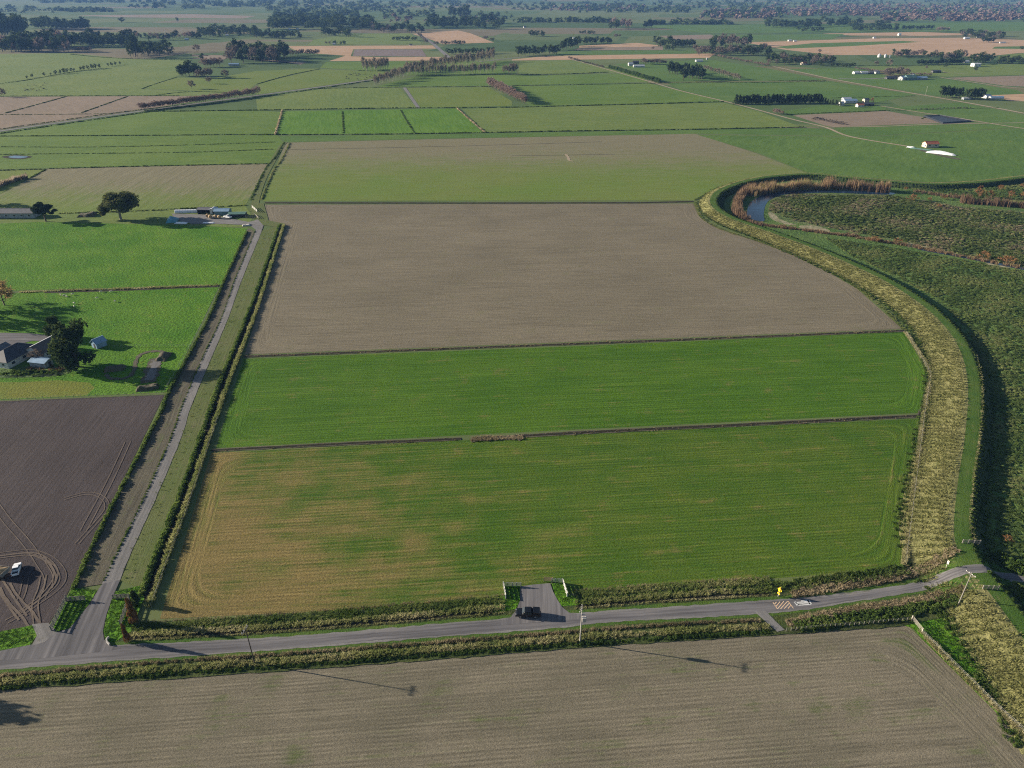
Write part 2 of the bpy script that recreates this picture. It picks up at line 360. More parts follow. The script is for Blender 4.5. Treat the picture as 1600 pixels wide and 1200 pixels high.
def band(name, top, bot, mat, z, zf=None, n=60, wob=0.12):
    """a strip between two edges read off the photograph, following the height of what it lies on"""
    T = [at(*p) for p in top]; B = [at(*p) for p in bot]
    def rs(P):
        P = np.array([(p.x, p.y) for p in P]); s = np.concatenate([[0], np.cumsum(np.linalg.norm(np.diff(P, axis=0), axis=1))])
        t = np.linspace(0, s[-1], n); return np.stack([np.interp(t, s, P[:, 0]), np.interp(t, s, P[:, 1])], 1)
    A, C = rs(T), rs(B); K = 5
    D_ = A - C; D_ /= np.linalg.norm(D_, axis=1)[:, None] + 1e-9
    A = A + D_ * rng.normal(size=(n, 1)) * wob; C = C - D_ * rng.normal(size=(n, 1)) * wob
    V = []; rv = []
    for k in range(K):
        Q = A * (1 - k / (K - 1)) + C * (k / (K - 1)); h = zf(Q) if zf else np.zeros(n)
        V += np.c_[Q, h + z].tolist()
    wd = float(np.mean(np.linalg.norm(A - C, axis=1)))
    F = []
    for k in range(K - 1):
        for i in range(n - 1):
            F.append((k * n + i, (k + 1) * n + i, (k + 1) * n + i + 1, k * n + i + 1))
            a, b = wd * k / (K - 1), wd * (k + 1) / (K - 1); rv += [a, b, b, a]
    me = bpy.data.meshes.new(name); me.from_pydata(V, [], F)
    at_ = me.attributes.new('rowv', 'FLOAT', 'CORNER'); at_.data.foreach_set('value', rv)
    o = link(name, me, None, mat); o['kind'] = 'structure'
    return o

# ------------------------------------------------------------------ ground to the horizon
def ground_mat():
    m, t, ns, ls = nodes('far_farmland')
    geo = N(ns, 'NewGeometry'); pos = geo.outputs['Position']
    mp = N(ns, 'Mapping'); mp.inputs['Rotation'].default_value = (0, 0, 0.12); mp.inputs['Scale'].default_value = (1 / 420, 1 / 260, 0.0)
    ls.new(pos, mp.inputs[0])
    v = N(ns, 'TexVoronoi', distance='CHEBYCHEV'); v.inputs['Scale'].default_value = 1.0; v.inputs['Randomness'].default_value = 0.55
    ls.new(mp.outputs[0], v.inputs['Vector'])
    sep = N(ns, 'SeparateColor'); ls.new(v.outputs['Color'], sep.inputs[0])
    cr = N(ns, 'ValToRGB'); cr.color_ramp.interpolation = 'CONSTANT'; e = cr.color_ramp.elements
    cols = [(0.0, (0.075, 0.115, 0.04)), (0.22, (0.10, 0.13, 0.05)), (0.42, (0.062, 0.10, 0.036)), (0.58, (0.115, 0.14, 0.055)), (0.74, (0.085, 0.12, 0.045)), (0.88, (0.15, 0.13, 0.08)), (0.95, (0.13, 0.125, 0.06))]
    while len(e) < len(cols): e.new(0.5)
    for i, (p, c) in enumerate(cols): e[i].position = p; e[i].color = (*c, 1)
    ls.new(sep.outputs[0], cr.inputs[0])
    n = noise(ns, ls, pos, 1 / 60, 5, 0.6)
    sc = N(ns, 'VectorMath', operation='SCALE'); ls.new(cr.outputs[0], sc.inputs[0]); ls.new(val(ns, ls, 'ADD', val(ns, ls, 'MULTIPLY', n, 0.7), 0.65), sc.inputs['Scale'])
    b = N(ns, 'BsdfPrincipled'); b.inputs['Roughness'].default_value = 0.95; b.inputs['Specular IOR Level'].default_value = 0.05
    ls.new(sc.outputs[0], b.inputs['Base Color'])
    o = N(ns, 'OutputMaterial'); ls.new(b.outputs[0], o.inputs[0]); return m
GX = np.linspace(-12000, 12000, 25); GY = np.linspace(-3000, 21000, 25)
gv = np.array([(x, y, 0) for y in GY for x in GX]); gf = [(j * 25 + i, j * 25 + i + 1, (j + 1) * 25 + i + 1, (j + 1) * 25 + i) for j in range(24) for i in range(24)]
g = fast('ground', gv, gf, ground_mat()); g['kind'] = 'structure'

# ------------------------------------------------------------------ stopbank (levee) heights
LEV_H = 2.6
LEV_PX = [(1700, 262), (1640, 271), (1600, 276), (1530, 284), (1450, 287), (1340, 279), (1265, 272), (1200, 276), (1150, 287), (1118, 303), (1116, 322),
          (1145, 341), (1200, 360), (1265, 384), (1330, 411), (1400, 446), (1462, 490), (1503, 540), (1520, 600), (1517, 680), (1506, 760), (1501, 830),
          (1510, 866), (1537, 903), (1567, 940), (1600, 985), (1655, 1060), (1730, 1180)]
LEV = resample([at(x, y, LEV_H) for x, y in catmull(LEV_PX, 8)], 2.0)
LT = np.gradient(LEV, axis=0); LT /= np.linalg.norm(LT, axis=1)[:, None]
LR = np.stack([LT[:, 1], -LT[:, 0]], 1)                       # field side
ibend = int(np.argmin(np.linalg.norm(LEV - np.array(at(1145, 341, LEV_H))[:2], axis=1)))
fside = np.where(np.arange(len(LEV)) < ibend - 8, 6.0, np.clip(6 + (np.arange(len(LEV)) - ibend + 8) * 0.12, 6, 11.5))
CR = 1.9; RS = 4.6
def hz(Q):
    """height of the stopbank at world points"""
    Q = np.atleast_2d(np.asarray(Q, float))[:, :2]; out = np.zeros(len(Q))
    for k in range(0, len(Q), 2000):
        q = Q[k:k + 2000]; d = q[:, None, :] - LEV[None]; dd = (d ** 2).sum(2); i = dd.argmin(1)
        lat = (d[np.arange(len(q)), i] * LR[i]).sum(1)
        h = np.where(lat >= 0, np.clip(1 - (lat - CR) / fside[i], 0, 1), np.clip(1 - (-lat - CR) / RS, 0, 1))
        far = dd.min(1) > 20 ** 2
        h = h * h * (3 - 2 * h)
        out[k:k + 2000] = np.where(far, 0, h * LEV_H)
    return out

# ------------------------------------------------------------------ fields
def F(name, px, mat, **k):
    return sheet(name, W(px), M[mat], **k)
def dirn(a, b):
    p, q = at(*a), at(*b); return math.atan2(q.y - p.y, q.x - p.x)
ROAD_D = dirn((300, 1010), (1100, 955)); LANE_D = dirn((188, 907), (350, 495)); MID_D = dirn((380, 556), (1400, 516))

F('stubble_field', [(-140, 1090), (0, 1077), (180, 1065), (400, 1050), (580, 1037), (880, 1013), (1206, 991), (1418, 977), (1600, 1155), (1760, 1330), (-300, 1330)], 'f0', row=ROAD_D, head=9)
F('soil_field', [(1083, 318), (1092, 338), (1120, 356), (1180, 376), (1260, 405), (1340, 452), (1410, 514), (382, 554), (447, 352), (420, 346), (414, 320)], 'f1', row=MID_D, head=8)
F('grass_field', [(380, 561), (900, 541), (1412, 519), (1449, 582), (1437, 645), (900, 671), (338, 700)], 'f2', row=MID_D, head=6)
F('grass_field', [(330, 708), (800, 684), (1436, 654), (1425, 760), (1408, 889), (905, 926), (560, 953), (250, 967)], 'f3', row=ROAD_D, head=6)
F('seedling_field', [(446, 223), (700, 217), (1086, 209), (1183, 240), (1262, 271), (1200, 276), (1150, 286), (1118, 300), (1084, 313), (411, 314)], 'f4', row=MID_D)
F('bright_crop', [(441, 174), (713, 169.5), (754, 207), (433, 210)], 'bright', row=dirn((535, 173), (537, 208)))
F('lane_grass', [(445, 222), (436, 213), (760, 208.5), (1250, 200), (1340, 204), (1350, 213), (1087, 209), (700, 216)], 'g3')
# left side, from near to far
F('ploughed_field', [(-120, 636), (0, 627), (257, 617), (240, 652), (103, 933), (76, 976), (55, 978), (0, 988), (-140, 1003)], 'soil', row=dirn((30, 800), (160, 640)))
F('paddock', [(-120, 463), (30, 458), (342, 449), (262, 613), (0, 625), (-120, 634)], 'lush')
F('faded_grass', [(-120, 598), (40, 597), (90, 594), (140, 598), (148, 606), (135, 618), (0, 624), (-120, 631)], 'g5')
F('paddock', [(-120, 352), (60, 345), (260, 350), (386, 357), (346, 445), (30, 454), (-120, 459)], 'lush')
F('yard_grass', [(-120, 330), (90, 333), (265, 327), (384, 322), (395, 340), (388, 356), (260, 351), (60, 347), (-120, 354)], 'g2')
F('seedling_field', [(71, 264), (420, 256), (383, 322), (265, 326), (90, 333), (-60, 338), (-60, 318), (0, 304), (47, 279)], 'f4c', row=dirn((180, 310), (250, 270)))
F('grass_patch', [(-120, 267), (70, 265), (46, 278), (0, 303), (-100, 330)], 'g4')
F('pasture', [(-200, 214.5), (434, 211), (442, 222), (421, 254.5), (70, 263), (-200, 267.5)], 'g1')
F('pasture', [(-20, 211.5), (0, 212), (400, 210), (430, 209), (438, 175), (400, 172.5), (240, 174), (0, 207)], 'g1')
F('fallow_field', [(-200, 153), (0, 151.5), (240, 150), (345, 151), (228, 171), (0, 203), (-200, 232)], 'brown')
F('pasture', [(-200, 92), (0, 84), (110, 83), (200, 92), (290, 94), (280, 118), (220, 139), (300, 143), (400, 146.5), (345, 150.5), (240, 149), (-200, 151)], 'g2')
F('pasture', [(222, 138), (276, 121), (330, 123), (400, 111), (500, 107), (470, 113), (400, 132), (380, 146), (300, 142)], 'g4')
F('pasture', [(402, 172), (400, 153), (500, 138.5), (580, 137), (626, 137.5), (651, 168.5), (440, 172)], 'g2')
F('pasture', [(636, 137.5), (762, 136), (800, 158), (800, 165.5), (655, 168.5)], 'g4')
F('pasture', [(400, 148), (500, 134.5), (582, 123), (640, 108), (700, 104), (570, 111), (500, 108), (405, 130)], 'g4')
F('pasture', [(590, 134.5), (650, 119), (800, 117), (830, 118), (1000, 114.5), (1012, 128), (800, 133.5), (600, 136)], 'g1')
F('pasture', [(800, 135), (1015, 130.5), (1130, 158.5), (830, 165.5), (802, 150)], 'g1')
F('pasture', [(722, 170), (830, 167), (1130, 160.5), (1185, 173.5), (1250, 198), (758, 207)], 'g2')
F('pasture', [(810, 116), (812, 96), (880, 94), (905, 95), (1000, 113.5)], 'g2')
F('pasture', [(500, 106), (510, 96.5), (800, 95.5), (810, 98), (806, 116), (640, 118), (600, 112)], 'g1')
F('pasture', [(1090, 211), (1350, 214), (1600, 200), (1700, 192), (1740, 266), (1640, 269), (1600, 274), (1530, 282), (1450, 285), (1340, 277), (1264, 270.5), (1185, 239)], 'g3')
F('fallow_field', [(1238, 180), (1385, 173.5), (1442, 183), (1473, 192), (1302, 198.5), (1288, 196)], 'brown')
F('pasture', [(1222, 174), (1290, 164), (1385, 166), (1384, 173), (1236, 179.5)], 'g3')
F('pasture', [(1300, 199.5), (1475, 193.5), (1600, 193), (1700, 190), (1600, 199), (1352, 213)], 'g3')
F('pasture', [(1390, 168), (1500, 160), (1600, 180), (1700, 198), (1600, 201), (1500, 184)], 'g3')
F('pasture', [(1065, 141), (1040, 129), (1300, 127), (1430, 148), (1370, 160), (1300, 154), (1150, 157), (1136, 158.5)], 'g3')
F('pasture', [(1000, 113), (960, 100), (1110, 93), (1200, 107), (1295, 125.5), (1030, 128)], 'g3')
F('pasture', [(1230, 108), (1340, 106), (1400, 122), (1480, 124), (1590, 141), (1600, 146), (1540, 150), (1470, 151), (1300, 124)], 'g3')
F('fallow_field', [(1482, 121.5), (1640, 117), (1640, 137), (1570, 134)], 'brown')
F('maize_stubble', [(1545, 149), (1640, 145), (1640, 159), (1580, 158)], 'tan')
F('pasture', [(1340, 104), (1620, 99), (1640, 116), (1480, 120), (1400, 117)], 'g2')
F('maize_stubble', [(1165, 66.5), (1365, 60), (1500, 59), (1640, 64), (1640, 82), (1590, 83), (1535, 89), (1450, 86), (1300, 86), (1228, 78)], 'tan')
F('pasture', [(1210, 73.5), (1270, 67.5), (1410, 64), (1440, 65.5), (1330, 72), (1230, 76)], 'g3')
F('pasture', [(1555, 73), (1640, 71.5), (1640, 77), (1550, 76)], 'g3')
F('pasture', [(1560, 88), (1580, 84), (1640, 83), (1640, 92), (1560, 91)], 'g4')
F('maize_stubble', [(1285, 52.5), (1440, 50), (1545, 54), (1450, 56), (1330, 55.5)], 'tan')
F('maize_stubble', [(800, 93), (855, 87.5), (1118, 83.5), (1108, 90.5), (800, 94.5)], 'tan')
F('maize_stubble', [(905, 71.5), (995, 67), (1036, 71.5), (1015, 73), (905, 74.5)], 'tan')
F('fallow_field', [(905, 75), (1036, 72.5), (1036, 78), (895, 78.5)], 'brown')
F('pasture', [(850, 86.5), (895, 79.5), (1080, 79), (1110, 83)], 'g3')
F('maize_stubble', [(447, 72), (676, 71), (682, 76), (660, 76), (552, 77), (548, 88), (600, 89.5), (690, 89), (696, 94.5), (514, 95.5), (540, 87), (470, 82)], 'tan')
F('tilled_plot', [(554, 77.5), (659, 77), (667, 88.5), (551, 87.5)], 'mauve')
F('maize_stubble', [(644, 53), (715, 47.5), (735, 52), (772, 66.5), (692, 69), (668, 60)], 'tan')
F('pasture', [(490, 62), (545, 53), (640, 52), (660, 68), (480, 71)], 'g2')
F('pasture', [(480, 97), (300, 88), (300, 85), (448, 97), (470, 101)], 'brown')
F('fallow_field', [(300, 92), (330, 86), (360, 87), (350, 93)], 'brown')
F('fallow_field', [(120, 24), (300, 22), (400, 25), (380, 29), (180, 27)], 'brown')
F('pasture', [(1000, 40), (1600, 34), (1640, 48), (1100, 52)], 'g3')
F('pasture', [(1120, 55), (1320, 53), (1300, 61), (1130, 64)], 'g3')
F('fallow_field', [(1030, 56), (1110, 54), (1130, 61), (1050, 62)], 'brown')
# east of the stubble field
F('verge_grass', [(1403, 975), (1475, 962), (1550, 975), (1700, 1080), (1760, 1210), (1600, 1157), (1440, 998), (1426, 982)], 'lush')
# river flats inside the stopbank
inner = [tuple(p - 1.0 * r) for p, r in zip(LEV.tolist(), LR.tolist())] if False else [(float(p[0]), float(p[1])) for p in LEV[::3]]
pasture = inner + [(260, 80), (420, 300), (470, 470)]
o = sheet('river_flat', pasture, M['rough'])
F('river_flat', [(1206, 309), (1240, 302), (1390, 304), (1500, 322), (1600, 330), (1720, 335), (1720, 440), (1600, 418), (1500, 400), (1400, 376), (1290, 356), (1235, 347), (1199, 333)], 'island')
F('sand_bank', catmull([(1200, 333), (1206, 332), (1216, 340), (1230, 347), (1244, 351.5), (1232, 351.5), (1214, 346.5), (1204, 341)], 4, True), 'sand')
F('sand_bank', catmull([(1249, 353), (1268, 352), (1290, 357), (1296, 362), (1270, 361), (1255, 358)], 4, True), 'sand')
F('sand_bank', catmull([(1408, 381), (1430, 380), (1455, 385), (1440, 388), (1420, 386)], 4, True), 'sand')
F('sand_bank', catmull([(1468, 389), (1490, 390), (1520, 398), (1500, 399), (1480, 396)], 4, True), 'sand')
F('sand_bank', catmull([(1540, 410), (1570, 414), (1590, 418), (1570, 418), (1548, 415)], 4, True), 'sand')

def water_mat():
    m, t, ns, ls = nodes('river_water')
    geo = N(ns, 'NewGeometry')
    b = N(ns, 'BsdfPrincipled'); b.inputs['Base Color'].default_value = (0.012, 0.030, 0.060, 1); b.inputs['Roughness'].default_value = 0.06
    b.inputs['IOR'].default_value = 1.33; b.inputs['Specular IOR Level'].default_value = 0.8
    n = noise(ns, ls, geo.outputs['Position'], 0.9, 3, 0.5)
    bp = N(ns, 'Bump'); bp.inputs['Strength'].default_value = 0.25; bp.inputs['Distance'].default_value = 0.05
    ls.new(n, bp.inputs['Height']); ls.new(bp.outputs[0], b.inputs['Normal'])
    o = N(ns, 'OutputMaterial'); ls.new(b.outputs[0], o.inputs[0]); return m
M['water'] = water_mat()
F('river', catmull([(1168, 338), (1180, 344.5), (1194, 345.5), (1193, 334), (1199, 316), (1220, 305.5), (1252, 302.5), (1300, 301.5), (1388, 304.5), (1388, 300.5), (1300, 297.5), (1240, 298), (1200, 302), (1177, 313), (1169, 323)], 4, True), 'water', z=0.14)
F('river', catmull([(1440, 391.5), (1500, 402.5), (1610, 424), (1610, 421), (1500, 400), (1440, 389)], 4, True), 'water', z=0.14)
F('pond', catmull([(13, 245.5), (22, 243.5), (33, 244), (44, 245.3), (32, 247.3), (20, 247)], 4, True), 'water', z=0.14)
F('drain_mud', catmull([(3, 245), (25, 242.5), (50, 244.8), (35, 248.5), (15, 248)], 4, True), 'mud', z=0.11)

# stopbank surface
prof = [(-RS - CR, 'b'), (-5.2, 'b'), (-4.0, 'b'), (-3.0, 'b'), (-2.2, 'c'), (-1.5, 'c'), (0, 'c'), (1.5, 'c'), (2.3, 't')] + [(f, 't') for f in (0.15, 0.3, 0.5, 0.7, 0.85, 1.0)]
V, Fq, mi, rv = [], [], [], []
n = len(LEV); K = len(prof)
for k, (o_, c) in enumerate(prof):
    off = np.full(n, o_) if k < 9 else CR + fside * o_
    Q = LEV + LR * off[:, None]
    lat = off; h = np.where(lat >= 0, np.clip(1 - (lat - CR) / fside, 0, 1), np.clip(1 - (-lat - CR) / RS, 0, 1)); h = h * h * (3 - 2 * h) * LEV_H
    V.append(np.c_[Q, h + 0.12])
    if k == 0 or k == K - 1: V[-1][:, 2] = -0.05
V = np.concatenate(V)
for k in range(K - 1):
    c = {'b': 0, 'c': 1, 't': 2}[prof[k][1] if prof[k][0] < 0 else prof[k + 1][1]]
    for i in range(n - 1):
        Fq.append((k * n + i, k * n + i + 1, (k + 1) * n + i + 1, (k + 1) * n + i)); mi.append(c); a, b = (prof[k][0] if k < 9 else 2 + 9 * prof[k][0]), (prof[k + 1][0] if k + 1 < 9 else 2 + 9 * prof[k + 1][0]); rv += [a, a, b, b]
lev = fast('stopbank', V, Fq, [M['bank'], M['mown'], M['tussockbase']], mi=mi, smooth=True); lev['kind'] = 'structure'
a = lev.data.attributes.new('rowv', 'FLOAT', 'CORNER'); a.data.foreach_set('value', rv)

# ------------------------------------------------------------------ roads, lanes, verges
RT = [(-120, 1031), (0, 1021), (176, 1011), (400, 1001), (580, 987), (720, 975), (960, 957), (1200, 941), (1300, 932), (1400, 919), (1450, 909), (1480, 902.5), (1510, 898), (1545, 897), (1600, 899), (1700, 905)]
RB = [(-120, 1056), (0, 1045), (180, 1031), (400, 1016), (580, 1002), (720, 991), (880, 979), (960, 970), (1200, 957), (1300, 944), (1400, 928), (1460, 916.5), (1506, 908), (1545, 906), (1600, 908), (1700, 914)]
def hroad(Q): return hz(Q)
band('verge_ground', [(p[0], p[1] - 30) for p in RT[:13]], RT[:13], M['verge'], 0.13, zf=hz, n=120, wob=0.3)
band('verge_ground', RB[:13], [(-120, 1094), (0, 1079), (180, 1067), (400, 1052), (580, 1039), (880, 1015), (960, 1009), (1206, 993), (1405, 980), (1470, 966), (1500, 950), (1520, 930)], M['verge'], 0.13, zf=hz, n=120)
band('mown_verge', [(p[0], p[1] - 7.5) for p in RT[:15]], [(p[0], p[1] + 1) for p in RT[:15]], M['mown'], 0.145, zf=hz, n=160)
band('mown_verge', [(p[0], p[1] - 1) for p in RB[:15]], [(p[0], p[1] + 7) for p in RB[:12]] + [(1450, 927), (1505, 932), (1540, 935)], M['mown'], 0.145, zf=hz, n=160)
band('mown_verge', [(1490, 868), (1500, 862), (1530, 868), (1560, 885)], [(1462, 905), (1500, 898), (1540, 897), (1580, 898)], M['mown'], 0.15, zf=hz, n=40)
band('road', catmull(RT, 4), catmull(RB, 4), M['asphalt'], 0.175, zf=hz, n=260, wob=0.05)
ribbon('gravel_shoulder', W(catmull(RT[2:], 4)), 0.9, M['gravel'], z=0.165, zf=hz, wob=0.7, step=1.5)
ribbon('gravel_shoulder', W(catmull(RB[1:], 4)), 0.9, M['gravel'], z=0.165, zf=hz, wob=0.7, step=1.5)
F('lane_mouth', [(140, 945), (109, 983), (91, 988), (80, 992), (60, 1006), (0, 1018), (-60, 1030), (-60, 1035), (60, 1030), (171, 1018), (190, 1014), (171, 1009), (163, 1000), (161, 987), (167, 960), (177, 932), (188, 907), (160, 913), (152, 925)], 'asphalt', z=0.183, row=LANE_D)
F('road_entrance', [(813, 917), (836, 914), (859.5, 912), (864, 925), (871, 938), (878, 949), (889, 958), (905, 961), (905, 968), (780, 978), (785, 970), (798, 965), (808, 952), (812, 940)], 'asphalt', z=0.183, row=dirn((836, 960), (836, 914)))
F('field_entrance', [(1178, 956), (1196, 955), (1212, 972), (1226, 985), (1214, 988), (1196, 972)], 'gravel', z=0.185)
F('field_entrance', [(50, 976), (76, 974), (90, 988), (70, 1004), (50, 1010), (58, 994)], 'gravel', z=0.187)
# lane up to the farm yard
LL = [(160, 913), (176, 878), (204, 822), (229, 770), (269, 680), (282, 641), (314, 565), (346, 497), (366, 440), (399, 361), (398, 353), (388, 349)]
LRt = [(188, 907), (203, 869), (226, 818), (247, 772), (285, 680), (297, 640), (328, 565), (356, 499), (377, 440), (409, 361), (410, 350), (402, 343)]
FL = [(114, 920), (160, 820), (232, 680), (253, 640), (262, 615), (324, 499), (349, 440), (385, 362), (388, 357)]
HL = [(224, 922), (250, 850), (279, 775), (328, 640), (345, 590), (387, 490), (405, 440), (430, 365), (437, 350)]
band('dirt_strip', FL, LL[:10], M['dirt'], 0.10, n=80)
band('lane_grass_strip', LRt[:10], HL, M['strip'], 0.10, n=80)
band('lane', catmull(LL, 4), catmull(LRt, 4), M['gravel'], 0.15, n=160, wob=0.05)
F('grass_corner', [(114, 919), (152, 923), (140, 944), (109, 982), (86, 988), (82, 984), (103, 937)], 'lush', z=0.16)
F('grass_corner', [(180, 925), (222, 915), (226, 935), (214, 965), (208, 985), (180, 1004), (166, 1003), (162, 986), (168, 960)], 'lush', z=0.16)
F('grass_corner', [(0, 988), (54, 977), (58, 994), (46, 1010), (0, 1016), (-60, 1024), (-60, 996)], 'lush', z=0.165)
F('grass_corner', [(788, 917), (813, 916), (812, 940), (806, 952), (770, 960), (774, 945), (786, 938)], 'lush', z=0.165)
F('grass_corner', [(862, 913), (878, 911), (886, 930), (905, 934), (905, 946), (878, 948), (868, 932)], 'lush', z=0.165)
# farm yard and farther lanes
F('farm_yard', [(268, 334), (330, 336), (388, 347), (404, 344), (411, 352), (408, 363), (398, 358), (390, 352), (340, 350), (300, 350), (275, 344)], 'gravel', z=0.17)
F('farm_yard', [(395, 318), (412, 318), (420, 345), (446, 350), (440, 356), (411, 352), (402, 343), (392, 340)], 'strip', z=0.165)
ribbon('lane', W(catmull([(396, 330), (402, 305), (412, 278), (424, 256), (438, 232), (446, 222)], 4)), (4.5, 4.0), M['strip'], z=0.12)
ribbon('farm_road', W(catmull([(-60, 215), (0, 205), (120, 188), (233, 172), (400, 149.5), (500, 136), (584, 124)], 4)), 6.0, M['gravel'], z=0.12)
def lane(px, wd, mat='lanedirt', name='farm_track'): return ribbon(name, W(catmull(px, 4)), wd, M[mat], z=0.13 + 0.002 * (ZI.append(0) or len(ZI)))
lane([(890, 92), (910, 97.5), (935, 104.5), (975, 116), (1000, 123.3), (1020, 129), (1060, 141), (1100, 150.8), (1135, 159), (1185, 172), (1240, 187), (1290, 199), (1330, 214), (1420, 229)], 3.2)
lane([(1420, 229), (1470, 243), (1500, 249)], 5, 'dirt')
lane([(1205, 103), (1230, 108.5), (1270, 117), (1300, 123.5), (1350, 132.5), (1400, 141.5), (1450, 150), (1530, 164), (1600, 177), (1680, 192)], 4.5)
lane([(1372, 165), (1440, 176), (1500, 185), (1560, 195), (1640, 207)], 3.0)
lane([(1290, 199), (1380, 197.5), (1475, 194), (1600, 192)], 2.2)
lane([(1470, 121), (1530, 130), (1572, 136), (1640, 141)], 4.0)
lane([(1200, 200), (1280, 199)], 1.6)
lane([(652, 52), (676, 68), (690, 80), (703, 91)], 8.0, 'gravel', 'country_road')
lane([(632, 137), (645, 156), (654, 169)], 4.0, 'gravel')
lane([(745, 97), (800, 91), (830, 88)], 5.0, 'gravel', 'country_road')
lane([(1310, 123), (1345, 123.5), (1385, 122)], 6.0, 'gravel')
lane([(1530, 117), (1480, 113.5), (1475, 112)], 2.0)
lane([(0, 42), (60, 42.5), (130, 43)], 4.0, 'gravel')
lane([(400, 42.5), (450, 44), (470, 45)], 7.0)
# drains between fields
def drain(px, wd=1.1, lip=1.6):
    lip *= 0.6
    ribbon('drain_bank', W(px), wd + lip, M['dirt'], z=0.10 + 0.001 * (ZI.append(0) or len(ZI)), wob=0.5)
    ribbon('drain', W(px), wd, M['mud'], z=0.155 + 0.001 * len(ZI), wob=0.35, step=1.5)
drain([(331, 704), (560, 692.5), (720, 686)], 0.8, 1.1)
drain([(800, 682), (1000, 671.5), (1200, 662), (1437, 650)], 1.0, 1.2)
drain([(381, 557.5), (700, 545), (1000, 533.5), (1413, 517)], 0.9, 1.3)
drain([(1437, 650), (1444, 634), (1452, 588)], 0.9, 1.0)
drain([(414, 317), (700, 317.5), (1000, 317), (1083, 315)], 2.0, 1.6)
drain([(70, 457), (200, 453), (342, 447)], 1.2, 1.2)
ribbon('drain_bank', W([(736, 687), (770, 685), (800, 684), (816, 685)]), 2.4, M['dirt'], z=0.16, wob=0.9, step=0.8)
ribbon('crop_line', W([(445, 234), (600, 231), (800, 226), (940, 221.5)]), 1.2, M['dirt'], z=0.09)
# wheel tracks
def wheel(px, gap=1.5, wd=0.2, mat='track', both=True):
    P = resample(W(catmull(px, 6)), 0.8); T = np.gradient(P, axis=0); T /= np.linalg.norm(T, axis=1)[:, None]
    Nn = np.stack([-T[:, 1], T[:, 0]], 1)
    for s in ((-1, 1) if both else (0,)):
        ribbon('wheel_track', [tuple(q) for q in (P + Nn * s * gap / 2)], wd, M[mat], z=0.094 + 0.0006 * (ZI.append(0) or len(ZI)), wob=0.5, step=0.8)
wheel([(-10, 785), (12, 815), (36, 842), (53, 864), (66, 884), (74, 897), (76, 912), (64, 935)], 1.7)
wheel([(-10, 868), (22, 864), (46, 862), (66, 867), (82, 875), (94, 888), (99, 900), (95, 913), (82, 926), (62, 940), (40, 955), (10, 972)], 1.3)
wheel([(-10, 872), (40, 866), (62, 869), (78, 879), (87, 893), (86, 905), (75, 921), (58, 938), (30, 958)], 0.9, 0.28)
wheel([(8, 915), (16, 930), (30, 947), (44, 962), (58, 985)], 2.0, 0.5)
wheel([(-5, 905), (6, 922), (20, 944), (36, 966)], 1.6, 0.45)
wheel([(68, 900), (64, 920), (55, 945), (58, 975)], 1.2, 0.3)
wheel([(40, 905), (36, 925), (30, 940)], 1.2, 0.22)
wheel([(68, 870), (78, 882), (86, 896), (88, 906), (80, 920)], 0.6, 0.5, both=False)
wheel([(100, 780), (130, 772), (150, 773), (164, 781), (167, 792), (160, 805), (120, 850)], 1.0, 0.18)
wheel([(130, 830), (170, 755), (200, 690)], 1.6, 0.2)

# ------------------------------------------------------------------ low vegetation
def t_tussock(nb, h, r, wd, seed, lean=0.6):
    g_ = np.random.default_rng(seed); V, Fc = [], []
    for i in range(nb):
        a = g_.random() * 6.283; rr = r * math.sqrt(g_.random()) * 0.7; x, y = rr * math.cos(a), rr * math.sin(a)
        b = a + g_.normal() * 0.7; l = h * (0.6 + 0.5 * g_.random()); k = lean * (0.4 + g_.random()) * l
        px, py = -math.sin(b) * wd / 2, math.cos(b) * wd / 2
        dx, dy = math.cos(b) * k, math.sin(b) * k; n0 = len(V)
        V += [(x - px, y - py, -0.02), (x + px, y + py, -0.02), (x + dx * .45 + px * .8, y + dy * .45 + py * .8, l * .68), (x + dx * .45 - px * .8, y + dy * .45 - py * .8, l * .68), (x + dx, y + dy, l * (0.95 if g_.random() > .4 else .7))]
        Fc += [(n0, n0 + 1, n0 + 2), (n0, n0 + 2, n0 + 3), (n0 + 3, n0 + 2, n0 + 4)]
    return np.array(V), np.array(Fc)
def t_bush(nl, sz, seed, flat=0.8):
    g_ = np.random.default_rng(seed); V, Fc = [], []
    for i in range(nl):
        d = g_.normal(size=3); d /= np.linalg.norm(d); d[2] = abs(d[2])
        p = d * (0.55 + 0.45 * g_.random() ** 0.5) * 0.5; p[2] = p[2] * flat * 2 * 0.95
        n_ = d + g_.normal(size=3) * 0.6; n_ /= np.linalg.norm(n_)
        u = np.cross(n_, (0.3, 0.2, 1)); u /= np.linalg.norm(u); v = np.cross(n_, u)
        s = sz * (0.6 + 0.8 * g_.random()); n0 = len(V)
        V += [p - u * s - v * s * .6, p + u * s * .9 - v * s * .5, p + u * s * .3 + v * s, ]
        Fc += [(n0, n0 + 1, n0 + 2)]
    return np.array(V), np.array(Fc)
TUS = [t_tussock(17, 1, 0.5, 0.10, i) for i in range(4)]
TUS_L = [t_tussock(9, 1, 0.5, 0.17, 30 + i, 0.8) for i in range(4)]
REED = [t_tussock(14, 1, 0.35, 0.05, 60 + i, 0.22) for i in range(4)]
BSH = [t_bush(46, 0.16, 10 + i) for i in range(4)]
BSH_L = [t_bush(20, 0.27, 20 + i) for i in range(4)]
